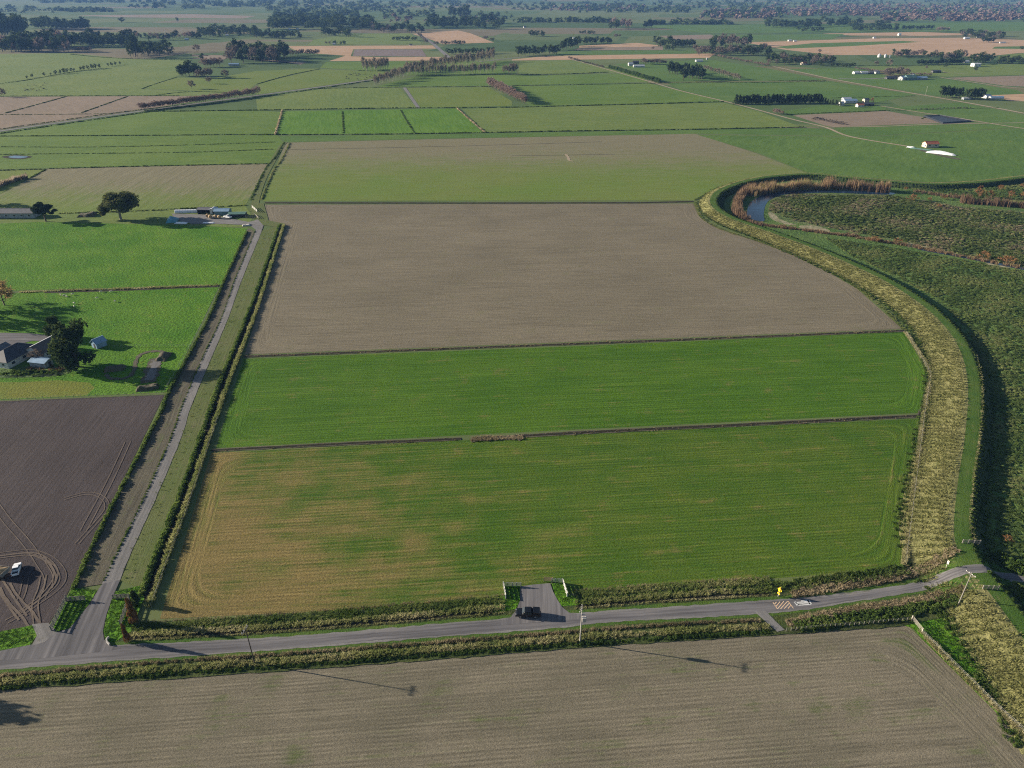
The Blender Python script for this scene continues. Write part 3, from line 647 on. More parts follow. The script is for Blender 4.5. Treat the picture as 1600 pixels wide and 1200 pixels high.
def scatter(name, temps, P, size, hgt, tint, mat, label=None, kind='stuff', cat=None, zf=None, group=None):
    P = np.asarray(P, float); n = len(P)
    if n == 0: return
    size = np.broadcast_to(size, n); hgt = np.broadcast_to(hgt, n); tint = np.broadcast_to(tint, n)
    if P.shape[1] == 2: P = np.c_[P, (zf(P) if zf else np.zeros(n)) + 0.12]
    rot = rng.random(n) * 6.283; which = rng.integers(0, len(temps), n)
    Vs, Fs, Ts = [], [], []; base = 0
    for k, (tv, tf) in enumerate(temps):
        i = np.where(which == k)[0]
        if not len(i): continue
        c, s = np.cos(rot[i])[:, None], np.sin(rot[i])[:, None]
        x = (tv[None, :, 0] * c - tv[None, :, 1] * s) * size[i][:, None] + P[i, 0][:, None]
        y = (tv[None, :, 0] * s + tv[None, :, 1] * c) * size[i][:, None] + P[i, 1][:, None]
        z = tv[None, :, 2] * hgt[i][:, None] + P[i, 2][:, None]
        Vs.append(np.stack([x, y, z], 2).reshape(-1, 3))
        Fs.append((tf[None] + (np.arange(len(i)) * len(tv))[:, None, None]).reshape(-1, 3) + base)
        base += len(i) * len(tv)
        tt = tint[i][:, None] + (rng.random((len(i), len(tv))) - 0.5) * 0.18
        Ts.append(np.clip(tt, 0, 1).ravel())
    o = fast(name, np.concatenate(Vs), np.concatenate(Fs), mat, np.concatenate(Ts))
    return tag(o, label, cat, group, kind)
def along(px, width, per_m, zf=None, world=False):
    """random points along a line, spread over its width"""
    P = resample(px if world else W(catmull(px, 4)), 0.5); T = np.gradient(P, axis=0); T /= np.linalg.norm(T, axis=1)[:, None]
    n = int(len(P) * 0.5 * per_m); i = rng.integers(0, len(P), n)
    return P[i] + T[i] * (rng.random((n, 1)) - 0.5) * 0.5 + np.stack([-T[i, 1], T[i, 0]], 1) * (rng.random((n, 1)) - 0.5) * width
def pip(Q, poly):
    inside = np.zeros(len(Q), bool); n = len(poly)
    for i in range(n):
        x1, y1 = poly[i - 1]; x2, y2 = poly[i]
        c = ((y1 > Q[:, 1]) != (y2 > Q[:, 1])) & (Q[:, 0] < (x2 - x1) * (Q[:, 1] - y1) / (y2 - y1 + 1e-12) + x1)
        inside ^= c
    return inside
def inpoly(px, dens):
    poly = np.array([(p.x, p.y) for p in W(px)]); lo, hi = poly.min(0), poly.max(0)
    n = int(np.prod(hi - lo) * dens); Q = lo + rng.random((n, 2)) * (hi - lo)
    return Q[pip(Q, poly)]
def clumpnoise(P, s):
    """a slow wobble over the ground so that clumps differ in patches"""
    x, y = P[:, 0] / s, P[:, 1] / s
    return 0.5 + 0.25 * (np.sin(x * 1.7 + 1.3 * np.sin(y * 1.1)) + np.sin(y * 2.3 + 1.7 * np.sin(x * 0.9 + 2)))
M['v_verge'] = veg('verge_grass_blades', (0.085, 0.135, 0.030), (0.165, 0.210, 0.060), (0.31, 0.310, 0.13), (0.50, 0.45, 0.27), trans=0.55)
M['v_dry'] = veg('dry_verge_blades', (0.145, 0.130, 0.075), (0.27, 0.225, 0.135), (0.42, 0.345, 0.22), (0.54, 0.45, 0.30), trans=0.55)
M['v_hedge'] = veg('hedge_leaves', (0.042, 0.076, 0.018), (0.090, 0.140, 0.032), (0.165, 0.21, 0.056), trans=0.5)
M['v_tus'] = veg('tussock_blades', (0.19, 0.205, 0.072), (0.27, 0.275, 0.105), (0.36, 0.345, 0.155), trans=0.55)
M['v_rough'] = veg('rank_pasture_blades', (0.085, 0.140, 0.042), (0.165, 0.225, 0.070), (0.27, 0.295, 0.115), trans=0.6)
M['v_isl'] = veg('river_flat_blades', (0.080, 0.120, 0.038), (0.150, 0.190, 0.060), (0.23, 0.205, 0.12), (0.29, 0.22, 0.16), trans=0.5)
M['v_reed'] = veg('reed_stalks', (0.13, 0.088, 0.058), (0.22, 0.15, 0.095), (0.31, 0.215, 0.13), (0.30, 0.25, 0.11), trans=0.35)
M['v_grass'] = veg('green_grass_blades', (0.036, 0.078, 0.012), (0.055, 0.112, 0.016), (0.085, 0.140, 0.026))
M['v_pampas'] = veg('pampas_plumes', (0.16, 0.14, 0.08), (0.38, 0.31, 0.23), (0.60, 0.51, 0.41), trans=0.5)

def strip(name, px, width, per_m, size, h, tlo, thi, mat, temps, label, zf=None, kind='stuff', cat=None, jit=0.5):
    P = along(px, width, per_m); n = len(P)
    t = tlo + (thi - tlo) * (0.6 * clumpnoise(P, 6) + 0.4 * rng.random(n))
    k = (1 - jit / 2 + jit * rng.random(n)) * (0.75 + 0.5 * clumpnoise(P, 4))
    return scatter(name, temps, P, size * k, h * k, t, M[mat], label, kind, cat, zf)
# north side of the road: pale fringe, dark ditch side, tall tussocks
for seg in ([(205, 992), (400, 981), (580, 967), (690, 958), (786, 949)], [(900, 942), (1000, 934), (1100, 927), (1200, 922)]):
    c = 'west of the paved entrance' if seg[0][0] < 500 else 'between the paved entrance and the yellow sign'
    strip('bramble', [(x, y - 4.5) for x, y in seg], 1.6, 5, 0.75, 0.45, 0.2, 1.0, 'v_hedge', BSH, 'green bramble strip along the field edge ' + c)
    strip('long_grass', [(x, y + 1.5) for x, y in seg], 1.3, 8, 0.75, 0.6, 0.25, 1.0, 'v_verge', TUS, 'long pale verge grass along the north roadside ' + c)
    strip('rank_grass', [(x, y - 12) for x, y in seg], 1.7, 8, 0.75, 0.45, 0.0, 0.75, 'v_verge', TUS, 'rank green grass between bramble and field ' + c)
    ribbon('drain', W([(x, y + 6.2) for x, y in seg]), 0.9, M['mud'], z=0.148, wob=0.5, step=1.2)
    strip('grass_fringe', [(x, y + 9.3) for x, y in seg], 0.5, 5, 0.4, 0.28, 0.6, 1.0, 'v_verge', TUS_L, 'thin pale grass fringe along the north roadside ' + c)
    strip('dead_edge', [(x, y - 18) for x, y in seg], 0.5, 4, 0.45, 0.35, 0.0, 0.5, 'v_dry', TUS_L, 'thin dead grass line at the field edge ' + c)
strip('long_grass', [(1200, 922), (1240, 915), (1300, 908), (1360, 900), (1415, 893)], 3.2, 8, 0.9, 0.85, 0.05, 0.65, 'v_verge', TUS, 'green tangled grass between yellow sign and stopbank')
strip('dry_grass', [(1238, 929), (1280, 923), (1330, 915), (1380, 907), (1430, 895), (1470, 880), (1486, 872)], 2.2, 9, 0.8, 0.6, 0.35, 1.0, 'v_dry', TUS, 'straw coloured long grass bank beside road east of yellow sign', zf=hz)
strip('bramble', [(1245, 910), (1300, 904), (1350, 898), (1412, 889)], 1.6, 6, 1.0, 0.9, 0.0, 0.4, 'v_hedge', BSH, 'dark bramble strip at field edge near the stopbank')
# south side of the road
strip('dry_weeds', [(-60, 1064), (180, 1041), (400, 1026), (580, 1013), (760, 999), (960, 983), (1080, 975), (1185, 971)], 0.8, 6, 0.5, 0.55, 0.0, 0.7, 'v_dry', TUS, 'brown dry weed row along the south roadside')
strip('long_grass', [(-60, 1074), (180, 1052), (400, 1037), (580, 1024), (760, 1010), (960, 994), (1100, 985), (1200, 980)], 1.5, 8, 0.75, 0.6, 0.25, 1.0, 'v_verge', TUS, 'pale green tussocky grass row along the south roadside')
strip('bramble', [(-60, 1081), (180, 1060), (400, 1045), (580, 1031.5), (760, 1018), (960, 1003), (1100, 994), (1200, 988)], 0.8, 4.5, 0.7, 0.5, 0.0, 0.6, 'v_hedge', BSH, 'dark green bramble edge between roadside grass and stubble field')
strip('dry_grass', [(1230, 976), (1280, 963), (1330, 954), (1400, 944), (1450, 936), (1500, 930)], 1.8, 9, 0.8, 0.6, 0.2, 0.9, 'v_dry', TUS, 'brown dry grass bank along the road by the power pole', zf=hz)
strip('bramble', [(1245, 979), (1310, 970), (1370, 963), (1430, 954), (1490, 942)], 3.0, 11, 1.0, 0.85, 0.1, 0.9, 'v_hedge', BSH, 'leafy green hedge bank between road and stubble field gate', zf=hz)
strip('long_grass', [(1232, 984), (1310, 975), (1400, 969), (1422, 966)], 1.0, 8, 0.7, 0.55, 0.3, 0.9, 'v_verge', TUS, 'pale grass edge along stubble field under the hedge bank')
# hedge rows beside the lane, with the ditch between them
HLc = [(222, 930), (250, 856), (279, 782), (328, 645), (345, 597), (387, 494), (407, 440), (432, 366), (438, 352)]
HRc = [(234, 948), (262, 870), (291, 792), (339, 652), (356, 603), (396, 500), (414, 446), (438, 370), (444, 352)]
strip('hedge', HLc, 0.8, 6, 1.15, 1.25, 0.15, 0.85, 'v_hedge', BSH, 'dark leafy hedge row on lane side of the ditch', kind='thing', cat='hedge')
strip('long_grass', HRc, 1.0, 10, 0.75, 1.0, 0.35, 0.9, 'v_verge', TUS, 'pale tall grass row on field side of the lane ditch')
strip('hedge_undergrowth', HRc, 0.7, 3, 0.9, 0.95, 0.5, 1.0, 'v_hedge', BSH, 'green undergrowth inside the tall grass row by the ditch')
ribbon('drain', W(catmull([((a[0] + b[0]) / 2, (a[1] + b[1]) / 2) for a, b in zip(HLc, HRc)], 4)), 1.6, M['mud'], z=0.135)
strip('hedge', [(p[0] + 1, p[1] + 1) for p in FL[:-1]], 0.8, 8, 0.75, 0.95, 0.5, 1.0, 'v_hedge', BSH, 'low bright green hedge between ploughed field and dirt strip', kind='thing', cat='hedge')
strip('weeds', LL[:10], 0.5, 3.0, 0.4, 0.3, 0.3, 1.0, 'v_hedge', BSH_L, 'low dark weeds along the lane edge')
strip('grass_tufts', [(p[0] + 6, p[1]) for p in LRt[:10]], 3.5, 1.0, 0.4, 0.22, 0.2, 0.8, 'v_verge', TUS_L, 'short tufts on the grass strip beside the lane')
# paddock and field edges
strip('rank_grass', [(30, 457), (120, 454), (200, 451.5), (342, 446)], 1.6, 5, 0.8, 0.6, 0.2, 0.8, 'v_verge', TUS_L, 'rank grass line along the drain between the green paddocks')
for a, b, lab in (((331, 705), (720, 687), 'west part of'), ((816, 682), (1437, 650), 'east part of')):
    strip('rank_grass', [a, ((a[0] + b[0]) / 2, (a[1] + b[1]) / 2), b], 1.9, 1.0, 0.4, 0.22, 0.0, 0.5, 'v_dry', TUS_L, 'sparse dry tufts along the %s drain between both grass fields' % lab)
strip('branch_litter', [(736, 687), (775, 685), (815, 684)], 2.2, 14, 0.7, 0.35, 0.2, 0.9, 'v_dry', TUS, 'heap of grey brown cuttings across the drain')
strip('rank_grass', [(381, 557), (700, 545), (1000, 533), (1412, 517)], 1.8, 1.6, 0.5, 0.3, 0.1, 0.6, 'v_dry', TUS_L, 'sparse dry tufts along drain between soil and grass fields')
strip('long_grass', [(1414, 520), (1436, 552), (1453, 584), (1448, 620), (1441, 660), (1428, 760), (1412, 884)], 1.0, 12, 0.6, 0.6, 0.7, 1.0, 'v_verge', TUS, 'pale straw grass line along the fence below the stopbank')
strip('long_grass', [(1086, 316), (1096, 340), (1130, 360), (1200, 383), (1300, 425), (1370, 474), (1412, 516)], 1.4, 5, 0.7, 0.5, 0.3, 0.9, 'v_verge', TUS_L, 'pale grass line between soil field and stopbank')
# stopbank tussocks, running down the field-side face
ii = rng.integers(10, len(LEV) - 1, 15000); ff = rng.random(15000)
keep = (ii > ibend - 10) | (rng.random(15000) < 0.3); ii, ff = ii[keep], ff[keep]
P = LEV[ii] + LR[ii] * (CR + 0.5 + fside[ii] * (0.02 + 1.0 * ff))[:, None] + rng.normal(size=(len(ii), 2)) * 0.4
onroad = pip(P, [(p.x, p.y) for p in W(RT[8:] + RB[8:][::-1])]) | pip(P, [(p.x, p.y) for p in W([(1462, 912), (1494, 862), (1540, 862), (1600, 880), (1620, 950), (1540, 945), (1500, 925)])])
P, ff = P[~onroad], ff[~onroad]
t = np.clip(0.25 + 0.5 * clumpnoise(P, 5) + 0.25 * (rng.random(len(P)) - .5) + 0.15 * (0.5 - ff), 0, 1)
hgt = 0.38 + 0.25 * rng.random(len(P)) + 0.25 * ff * clumpnoise(P, 3)
sel = ff < 0.86
scatter('tussock_grass', TUS_L, P[sel], 0.95, hgt[sel], t[sel], M['v_tus'], 'yellow green tussocks covering the field side of the stopbank', zf=hz)
low = ff > 0.80
scatter('herbs', BSH, P[low], 0.85, 0.6, np.clip(rng.random(low.sum()) ** 2 * 0.9, 0, 1), M['v_hedge'], 'dark green herbs along the foot of the stopbank', zf=hz)
ii = rng.integers(0, len(LEV) - 1, 3600); P = LEV[ii] - LR[ii] * (CR + 0.2 + 5 * rng.random((len(ii), 1)) ** 1.5)
P = P[~(pip(P, [(p.x, p.y) for p in W(RT[8:] + RB[8:][::-1])]))]
scatter('bank_herbs', BSH_L, P, 0.8, 0.55, rng.random(len(P)) * 0.7, M['v_hedge'], 'dark herbs on the river side of the stopbank', zf=hz)
strip('pale_grass_lip', [(1466, 486), (1512, 540), (1530, 600), (1528, 680), (1516, 760), (1511, 830), (1522, 862)], 0.5, 3, 0.4, 0.35, 0.5, 1.0, 'v_verge', TUS_L, 'pale grass lip on the river edge of stopbank crest', zf=hz)
# rough pasture by the river
def offpath(Q, d): 
    out = np.ones(len(Q), bool)
    for k in range(0, len(Q), 4000):
        q = Q[k:k + 4000]; out[k:k + 4000] = (((q[:, None] - LEV[None]) ** 2).sum(2).min(1) > d * d)
    return out
Q = inpoly([(1290, 372), (1400, 388), (1500, 406), (1620, 428), (1680, 520), (1700, 700), (1700, 890), (1620, 890), (1545, 880), (1525, 840), (1535, 700), (1540, 600), (1515, 520), (1470, 470), (1400, 432), (1330, 400)], 0.75)
Q = Q[offpath(Q, 5.5)]
scatter('rank_pasture', BSH_L, Q, 1.1 + 1.0 * rng.random(len(Q)), (0.25 + 0.60 * rng.random(len(Q)) * clumpnoise(Q, 5)) , np.clip(0.75 * clumpnoise(Q, 9) + 0.5 * (rng.random(len(Q)) - .3), 0, 1), M['v_rough'], 'lumpy dark green rank pasture inside the river bend')
Q = inpoly([(1206, 311), (1240, 304), (1390, 306), (1500, 324), (1600, 332), (1700, 336), (1700, 432), (1600, 416), (1500, 398), (1400, 375), (1290, 355), (1240, 345), (1202, 330)], 0.42)
scatter('river_flat_growth', BSH_L, Q, 1.5 + 1.2 * rng.random(len(Q)), 0.5 + 0.8 * rng.random(len(Q)) * clumpnoise(Q, 12), np.clip(0.7 * clumpnoise(Q, 14) + 0.6 * (rng.random(len(Q)) - .35), 0, 1), M['v_isl'], 'mixed green and brown scrub on the flat inside river loop')
Q = inpoly([(1400, 286), (1480, 291), (1560, 287), (1660, 276), (1700, 318), (1600, 322), (1520, 312), (1440, 303)], 0.4); Q = Q[offpath(Q, 5)]
scatter('rank_pasture', BSH_L, Q, 1.6, 0.7, np.clip(clumpnoise(Q, 9), 0, 1), M['v_rough'], 'green rank growth between far stopbank and river')
# reeds and bare willows along the water
def reeds(px, width, per_m, h, lo, hi, label):
    P = along(px, width, per_m); n = len(P)
    scatter('reeds', REED, P, 2.2 + rng.random(n), h * (0.6 + 0.5 * rng.random(n)) * (0.7 + 0.6 * clumpnoise(P, 5)), lo + (hi - lo) * rng.random(n), M['v_reed'], label)
reeds([(1166, 345), (1152, 335), (1152, 318), (1164, 302), (1180, 294)], 5.0, 6, 4.5, 0.0, 0.7, 'brown orange reeds on the outer bank of river bend')
reeds([(1172, 306), (1200, 299.5), (1240, 295), (1295, 294.5)], 9, 7, 6.0, 0.2, 1.0, 'tall yellow brown reeds behind the river bend')
reeds([(1290, 294), (1330, 295.5), (1388, 300)], 9, 7, 6.5, 0.0, 0.75, 'tall dark brown reeds beyond the bend')
reeds([(1165, 347), (1190, 352), (1230, 357), (1300, 366), (1340, 370)], 3.0, 5, 1.6, 0.0, 0.6, 'low brown reeds along near river bank')
reeds([(1340, 372), (1420, 385), (1500, 401), (1600, 420)], 3.0, 3, 1.6, 0.1, 1.0, 'patchy low brown reeds along the side channel')
reeds([(1500, 316), (1550, 320), (1620, 326)], 7, 6, 5.0, 0.0, 0.5, 'dark brown reed bed at the right edge of the river')
reeds([(1430, 300), (1470, 306), (1500, 310)], 4, 3, 2.4, 0.0, 0.7, 'thin brown reeds between the bushes by the river')
# field boundary hedges and drains far off
def fhedge(px, h, label, mat='v_hedge', wd=1.0, per=1.6, lo=0.25, hi=0.9, size=1.2):
    return strip('field_hedge', px, wd, per, size, h * 0.7, lo, hi, mat, BSH_L, label, kind='thing', cat='hedge')
fhedge([(-60, 213), (0, 213), (200, 212), (435, 210)], 1.0, 'thin dark hedge line across the left pasture, below the farm road')
fhedge([(-60, 219.5), (0, 209), (120, 191), (233, 175), (300, 166)], 1.3, 'dark hedge on the near side of the diagonal farm road')
fhedge([(0, 202), (120, 185), (200, 174), (300, 162)], 0.9, 'thin hedge on the far side of the diagonal farm road')
fhedge([(225, 174), (320, 164), (405, 152), (500, 138.5), (583, 126)], 1.6, 'dark hedge under the bare tree row on the diagonal road')
fhedge([(0, 150.5), (120, 150), (280, 150)], 1.0, 'hedge line along the top of the brown fallow fields')
fhedge([(8, 177), (60, 163), (105, 150.5)], 0.9, 'left short slanting hedge between the brown fallow fields')
fhedge([(128, 176), (165, 163), (200, 150.5)], 0.9, 'right short slanting hedge between the brown fallow fields')
fhedge([(0, 179.3), (90, 178.8), (175, 178)], 0.8, 'level hedge line crossing the brown fallow fields')
fhedge([(240, 174.5), (400, 172.5), (620, 169), (713, 168.8), (800, 168), (880, 166), (1000, 163), (1130, 159)], 1.5, 'long dark hedge above the bright green crop')
fhedge([(400, 211), (600, 210), (757, 207.5), (900, 205), (1060, 203), (1255, 199)], 1.4, 'long dark hedge below the bright green crop')
fhedge([(441, 173), (436, 190), (430, 211)], 1.6, 'short brown hedge at left end of the bright crop', 'v_dry')
fhedge([(535, 174), (536, 190), (537, 208)], 0.6, 'thin hedge line between left and middle bright crop plots', size=1.2)
fhedge([(626, 172), (636, 190), (647, 207)], 0.7, 'thin hedge line between middle and right bright crop plots', size=1.2)
fhedge([(714, 169), (735, 188), (758, 207)], 1.3, 'slanting brown hedge at right end of the bright crop', 'v_dry')
fhedge([(488, 139), (600, 136.5), (770, 135.5)], 1.0, 'dark hedge line in front of the poplar avenue')
fhedge([(800, 134), (900, 132.5), (1040, 130), (1200, 129), (1300, 127)], 1.0, 'hedge line right of the brown hedge row')
fhedge([(560, 110.5), (590, 111), (640, 110)], 1.2, 'dark hedge at foot of the small poplar clump')
fhedge([(650, 119), (720, 117.5), (800, 116.5), (880, 116), (950, 113)], 1.6, 'dark hedge at foot of the long poplar avenue')
fhedge([(71, 264), (200, 260.5), (420, 256)], 0.9, 'thin hedge on the top edge of left seedling field')
fhedge([(0, 266.5), (70, 264.5)], 0.8, 'short hedge beside the yellow grass patch')
fhedge([(71, 265), (48, 278)], 0.8, 'slanting hedge between yellow patch and seedling field')
fhedge([(0, 229.5), (140, 230), (300, 226.5), (430, 222)], 0.6, 'upper faint rush line across the left pasture', 'v_rough', hi=0.6)
fhedge([(0, 241.5), (140, 240), (300, 238), (430, 233)], 0.6, 'lower faint rush line across the left pasture', 'v_rough', hi=0.6)
fhedge([(444, 222), (430, 246), (416, 262), (401, 292), (392, 314)], 0.9, 'scrubby hedge on left side of the far lane', size=1.0, wd=0.8)
fhedge([(453, 224), (440, 250), (428, 266), (415, 296), (408, 314)], 0.9, 'scrubby hedge on right side of the far lane', 'v_verge', lo=0.2, hi=0.9, size=1.0, wd=0.8)
fhedge([(262, 327.5), (320, 325), (384, 321)], 1.0, 'low hedge behind the farm yard')
fhedge([(90, 334), (180, 331), (262, 328)], 0.9, 'low grassy hedge behind the two big trees', 'v_rough')
fhedge([(1222, 179.5), (1290, 176.5), (1384, 173)], 0.9, 'hedge line above the brown paddock with cattle')
fhedge([(1200, 126.5), (1290, 125.8)], 0.9, 'short hedge line at the pale lane')
fhedge([(1375, 173), (1440, 171.5), (1560, 168.5)], 0.5, 'thin hedge line below the pine clump', 'v_rough')
fhedge([(1330, 103), (1450, 102.5), (1560, 101)], 1.2, 'hedge line below the dark clipped shelterbelt')
fhedge([(1300, 153), (1370, 151.5), (1430, 150)], 0.7, 'thin hedge line beyond the farm cluster with many roofs')
fhedge([(276, 121), (240, 132), (222, 139)], 0.8, 'slanting drain hedge left of the yellow pasture')
fhedge([(0, 131), (50, 124), (110, 113), (160, 107)], 1.0, 'dark hedge along the small tree line upper left')
fhedge([(110, 85), (180, 91), (300, 94.5)], 1.4, 'dark hedge below the upper left woods')
fhedge([(400, 132), (450, 118), (500, 108)], 1.0, 'slanting drain hedge left of the poplar clump')
fhedge([(240, 149.8), (300, 143.3), (400, 147)], 0.9, 'hedge at bottom of the yellow pasture')
fhedge([(1085, 313), (1118, 298), (1150, 285)], 0.8, 'short dark hedge where soil field meets the stopbank bend')
fhedge([(1440, 186), (1446, 183)], 0.5, 'tiny hedge by the pond corner')
strip('clipped_shelterbelt', [(952, 106), (990, 117), (1031, 129)], 3.0, 2.2, 3.2, 6.0, 0.0, 0.5, 'v_hedge', BSH, 'tall clipped dark shelterbelt beside the pale lane', kind='thing', cat='hedge', jit=0.15)
ribbon('crop_line', W([(800, 243.5), (880, 242.5), (960, 241)]), 0.9, M['dirt'], z=0.095)
ribbon('dry_patch', W(catmull([(884, 241), (888, 246), (890, 251), (896, 252)], 3)), 2.0, M['lanedirt'], z=0.1, wob=0.6)
# fence-side grass at the east edge of the stubble field
strip('long_grass', [(1438, 988), (1480, 1032), (1540, 1092), (1600, 1150), (1650, 1200)], 1.0, 10, 0.7, 0.65, 0.45, 1.0, 'v_verge', TUS, 'pale yellow grass row under the fence of stubble field')
Q = inpoly([(1410, 975), (1475, 965), (1550, 985), (1600, 1020), (1680, 1090), (1700, 1170), (1600, 1140), (1440, 990)], 1.6); Q = Q[offpath(Q, 11)]
scatter('meadow_tufts', TUS_L, Q, 0.5, 0.3, rng.random(len(Q)), M['v_grass'], 'fresh green tufts below the south stopbank', zf=hz)
Q = inpoly([(1520, 1010), (1600, 1060), (1660, 1120), (1660, 1180), (1600, 1130), (1540, 1050)], 1.0)
scatter('tussock_grass', TUS_L, Q, 0.9, 0.55, 0.3 + 0.6 * rng.random(len(Q)), M['v_tus'], 'scattered yellow tussocks low on the south stopbank', zf=hz)
for px, lab in (([(114, 919), (152, 923), (140, 944), (109, 982), (86, 988), (103, 937)], 'left of the lane mouth'), ([(180, 925), (222, 915), (214, 965), (180, 1000), (166, 1000), (164, 975)], 'right of the lane mouth'),
                ([(-20, 990), (54, 979), (50, 1004), (0, 1014)], 'at the ploughed field corner'), ([(788, 918), (812, 917), (811, 940), (800, 950), (776, 956), (787, 938)], 'left of the paved entrance'), ([(864, 915), (878, 912), (886, 931), (902, 936), (880, 946), (870, 932)], 'right of the paved entrance')):
    Q = inpoly(px, 5); scatter('grass_tufts', TUS_L, Q, 0.4, 0.22, rng.random(len(Q)), M['v_grass'], 'bright green grass tufts ' + lab)
strip('ditch_scrub', [(1552, 868), (1580, 885), (1620, 900)], 4, 14, 1.2, 1.2, 0.0, 0.6, 'v_hedge', BSH, 'dark scrub beside the road end inside the stopbank', zf=hz)
strip('ditch_scrub', [(1580, 920), (1610, 935), (1650, 960)], 4, 14, 1.2, 1.3, 0.3, 1.0, 'v_hedge', BSH, 'leafy scrub south of the road end at right edge', zf=hz)
F('pond', [(1590, 945), (1640, 950), (1720, 1050), (1720, 1120), (1620, 990)], 'water', z=0.14)
strip('pampas_grass', [(-30, 302), (0, 291), (15, 286), (33, 280), (42, 280)], 3.0, 5, 2.6, 3.2, 0.0, 1.0, 'v_pampas', TUS, 'pale feathery pampas hedge at the left edge', kind='thing', cat='hedge')

# ------------------------------------------------------------------ trees
def tube_np(segs, ns=4):
    """tapered limbs: list of (p0, p1, r0, r1)"""
    V, Fc = [], []
    for p0, p1, r0, r1 in segs:
        p0, p1 = np.array(p0, float), np.array(p1, float); d = p1 - p0; d /= np.linalg.norm(d) + 1e-9
        u = np.cross(d, (0.31, 0.77, 0.55)); u /= np.linalg.norm(u); v = np.cross(d, u); b = len(V)
        for p, r in ((p0, r0), (p1, r1)):
            for i in range(ns):
                a = 6.2832 * i / ns; V.append(p + r * (u * math.cos(a) + v * math.sin(a)))
        for i in range(ns):
            j = (i + 1) % ns; Fc += [(b + i, b + j, b + ns + j), (b + i, b + ns + j, b + ns + i)]
    return np.array(V), np.array(Fc)
def leaves(C, rad, per, sz, g_, flat=0.7):
    """leaf faces round a set of clump centres; every clump has its own tint"""
    V, T = [], []
    for c, r in zip(C, rad):
        d = g_.normal(size=(per, 3)); d /= np.linalg.norm(d, axis=1)[:, None]
        p = np.array(c) + d * (r * (0.45 + 0.6 * g_.random((per, 1)))) * np.array((1, 1, flat))
        n_ = d + g_.normal(size=(per, 3)) * 0.7; n_ /= np.linalg.norm(n_, axis=1)[:, None]
        u = np.cross(n_, (0.2, 0.3, 1.0)); u /= np.linalg.norm(u, axis=1)[:, None]; v = np.cross(n_, u)
        s = sz * (0.6 + 0.8 * g_.random((per, 1)))
        V.append(np.stack([p - u * s - v * s * .7, p + u * s - v * s * .5, p + u * s * .2 + v * s], 1).reshape(-1, 3))
        T.append(np.repeat(np.clip(0.5 + 0.22 * g_.normal() + 0.12 * g_.normal(size=per), 0, 1), 3))
    V = np.concatenate(V); T = np.concatenate(T)
    return V, np.arange(len(V)).reshape(-1, 3), T
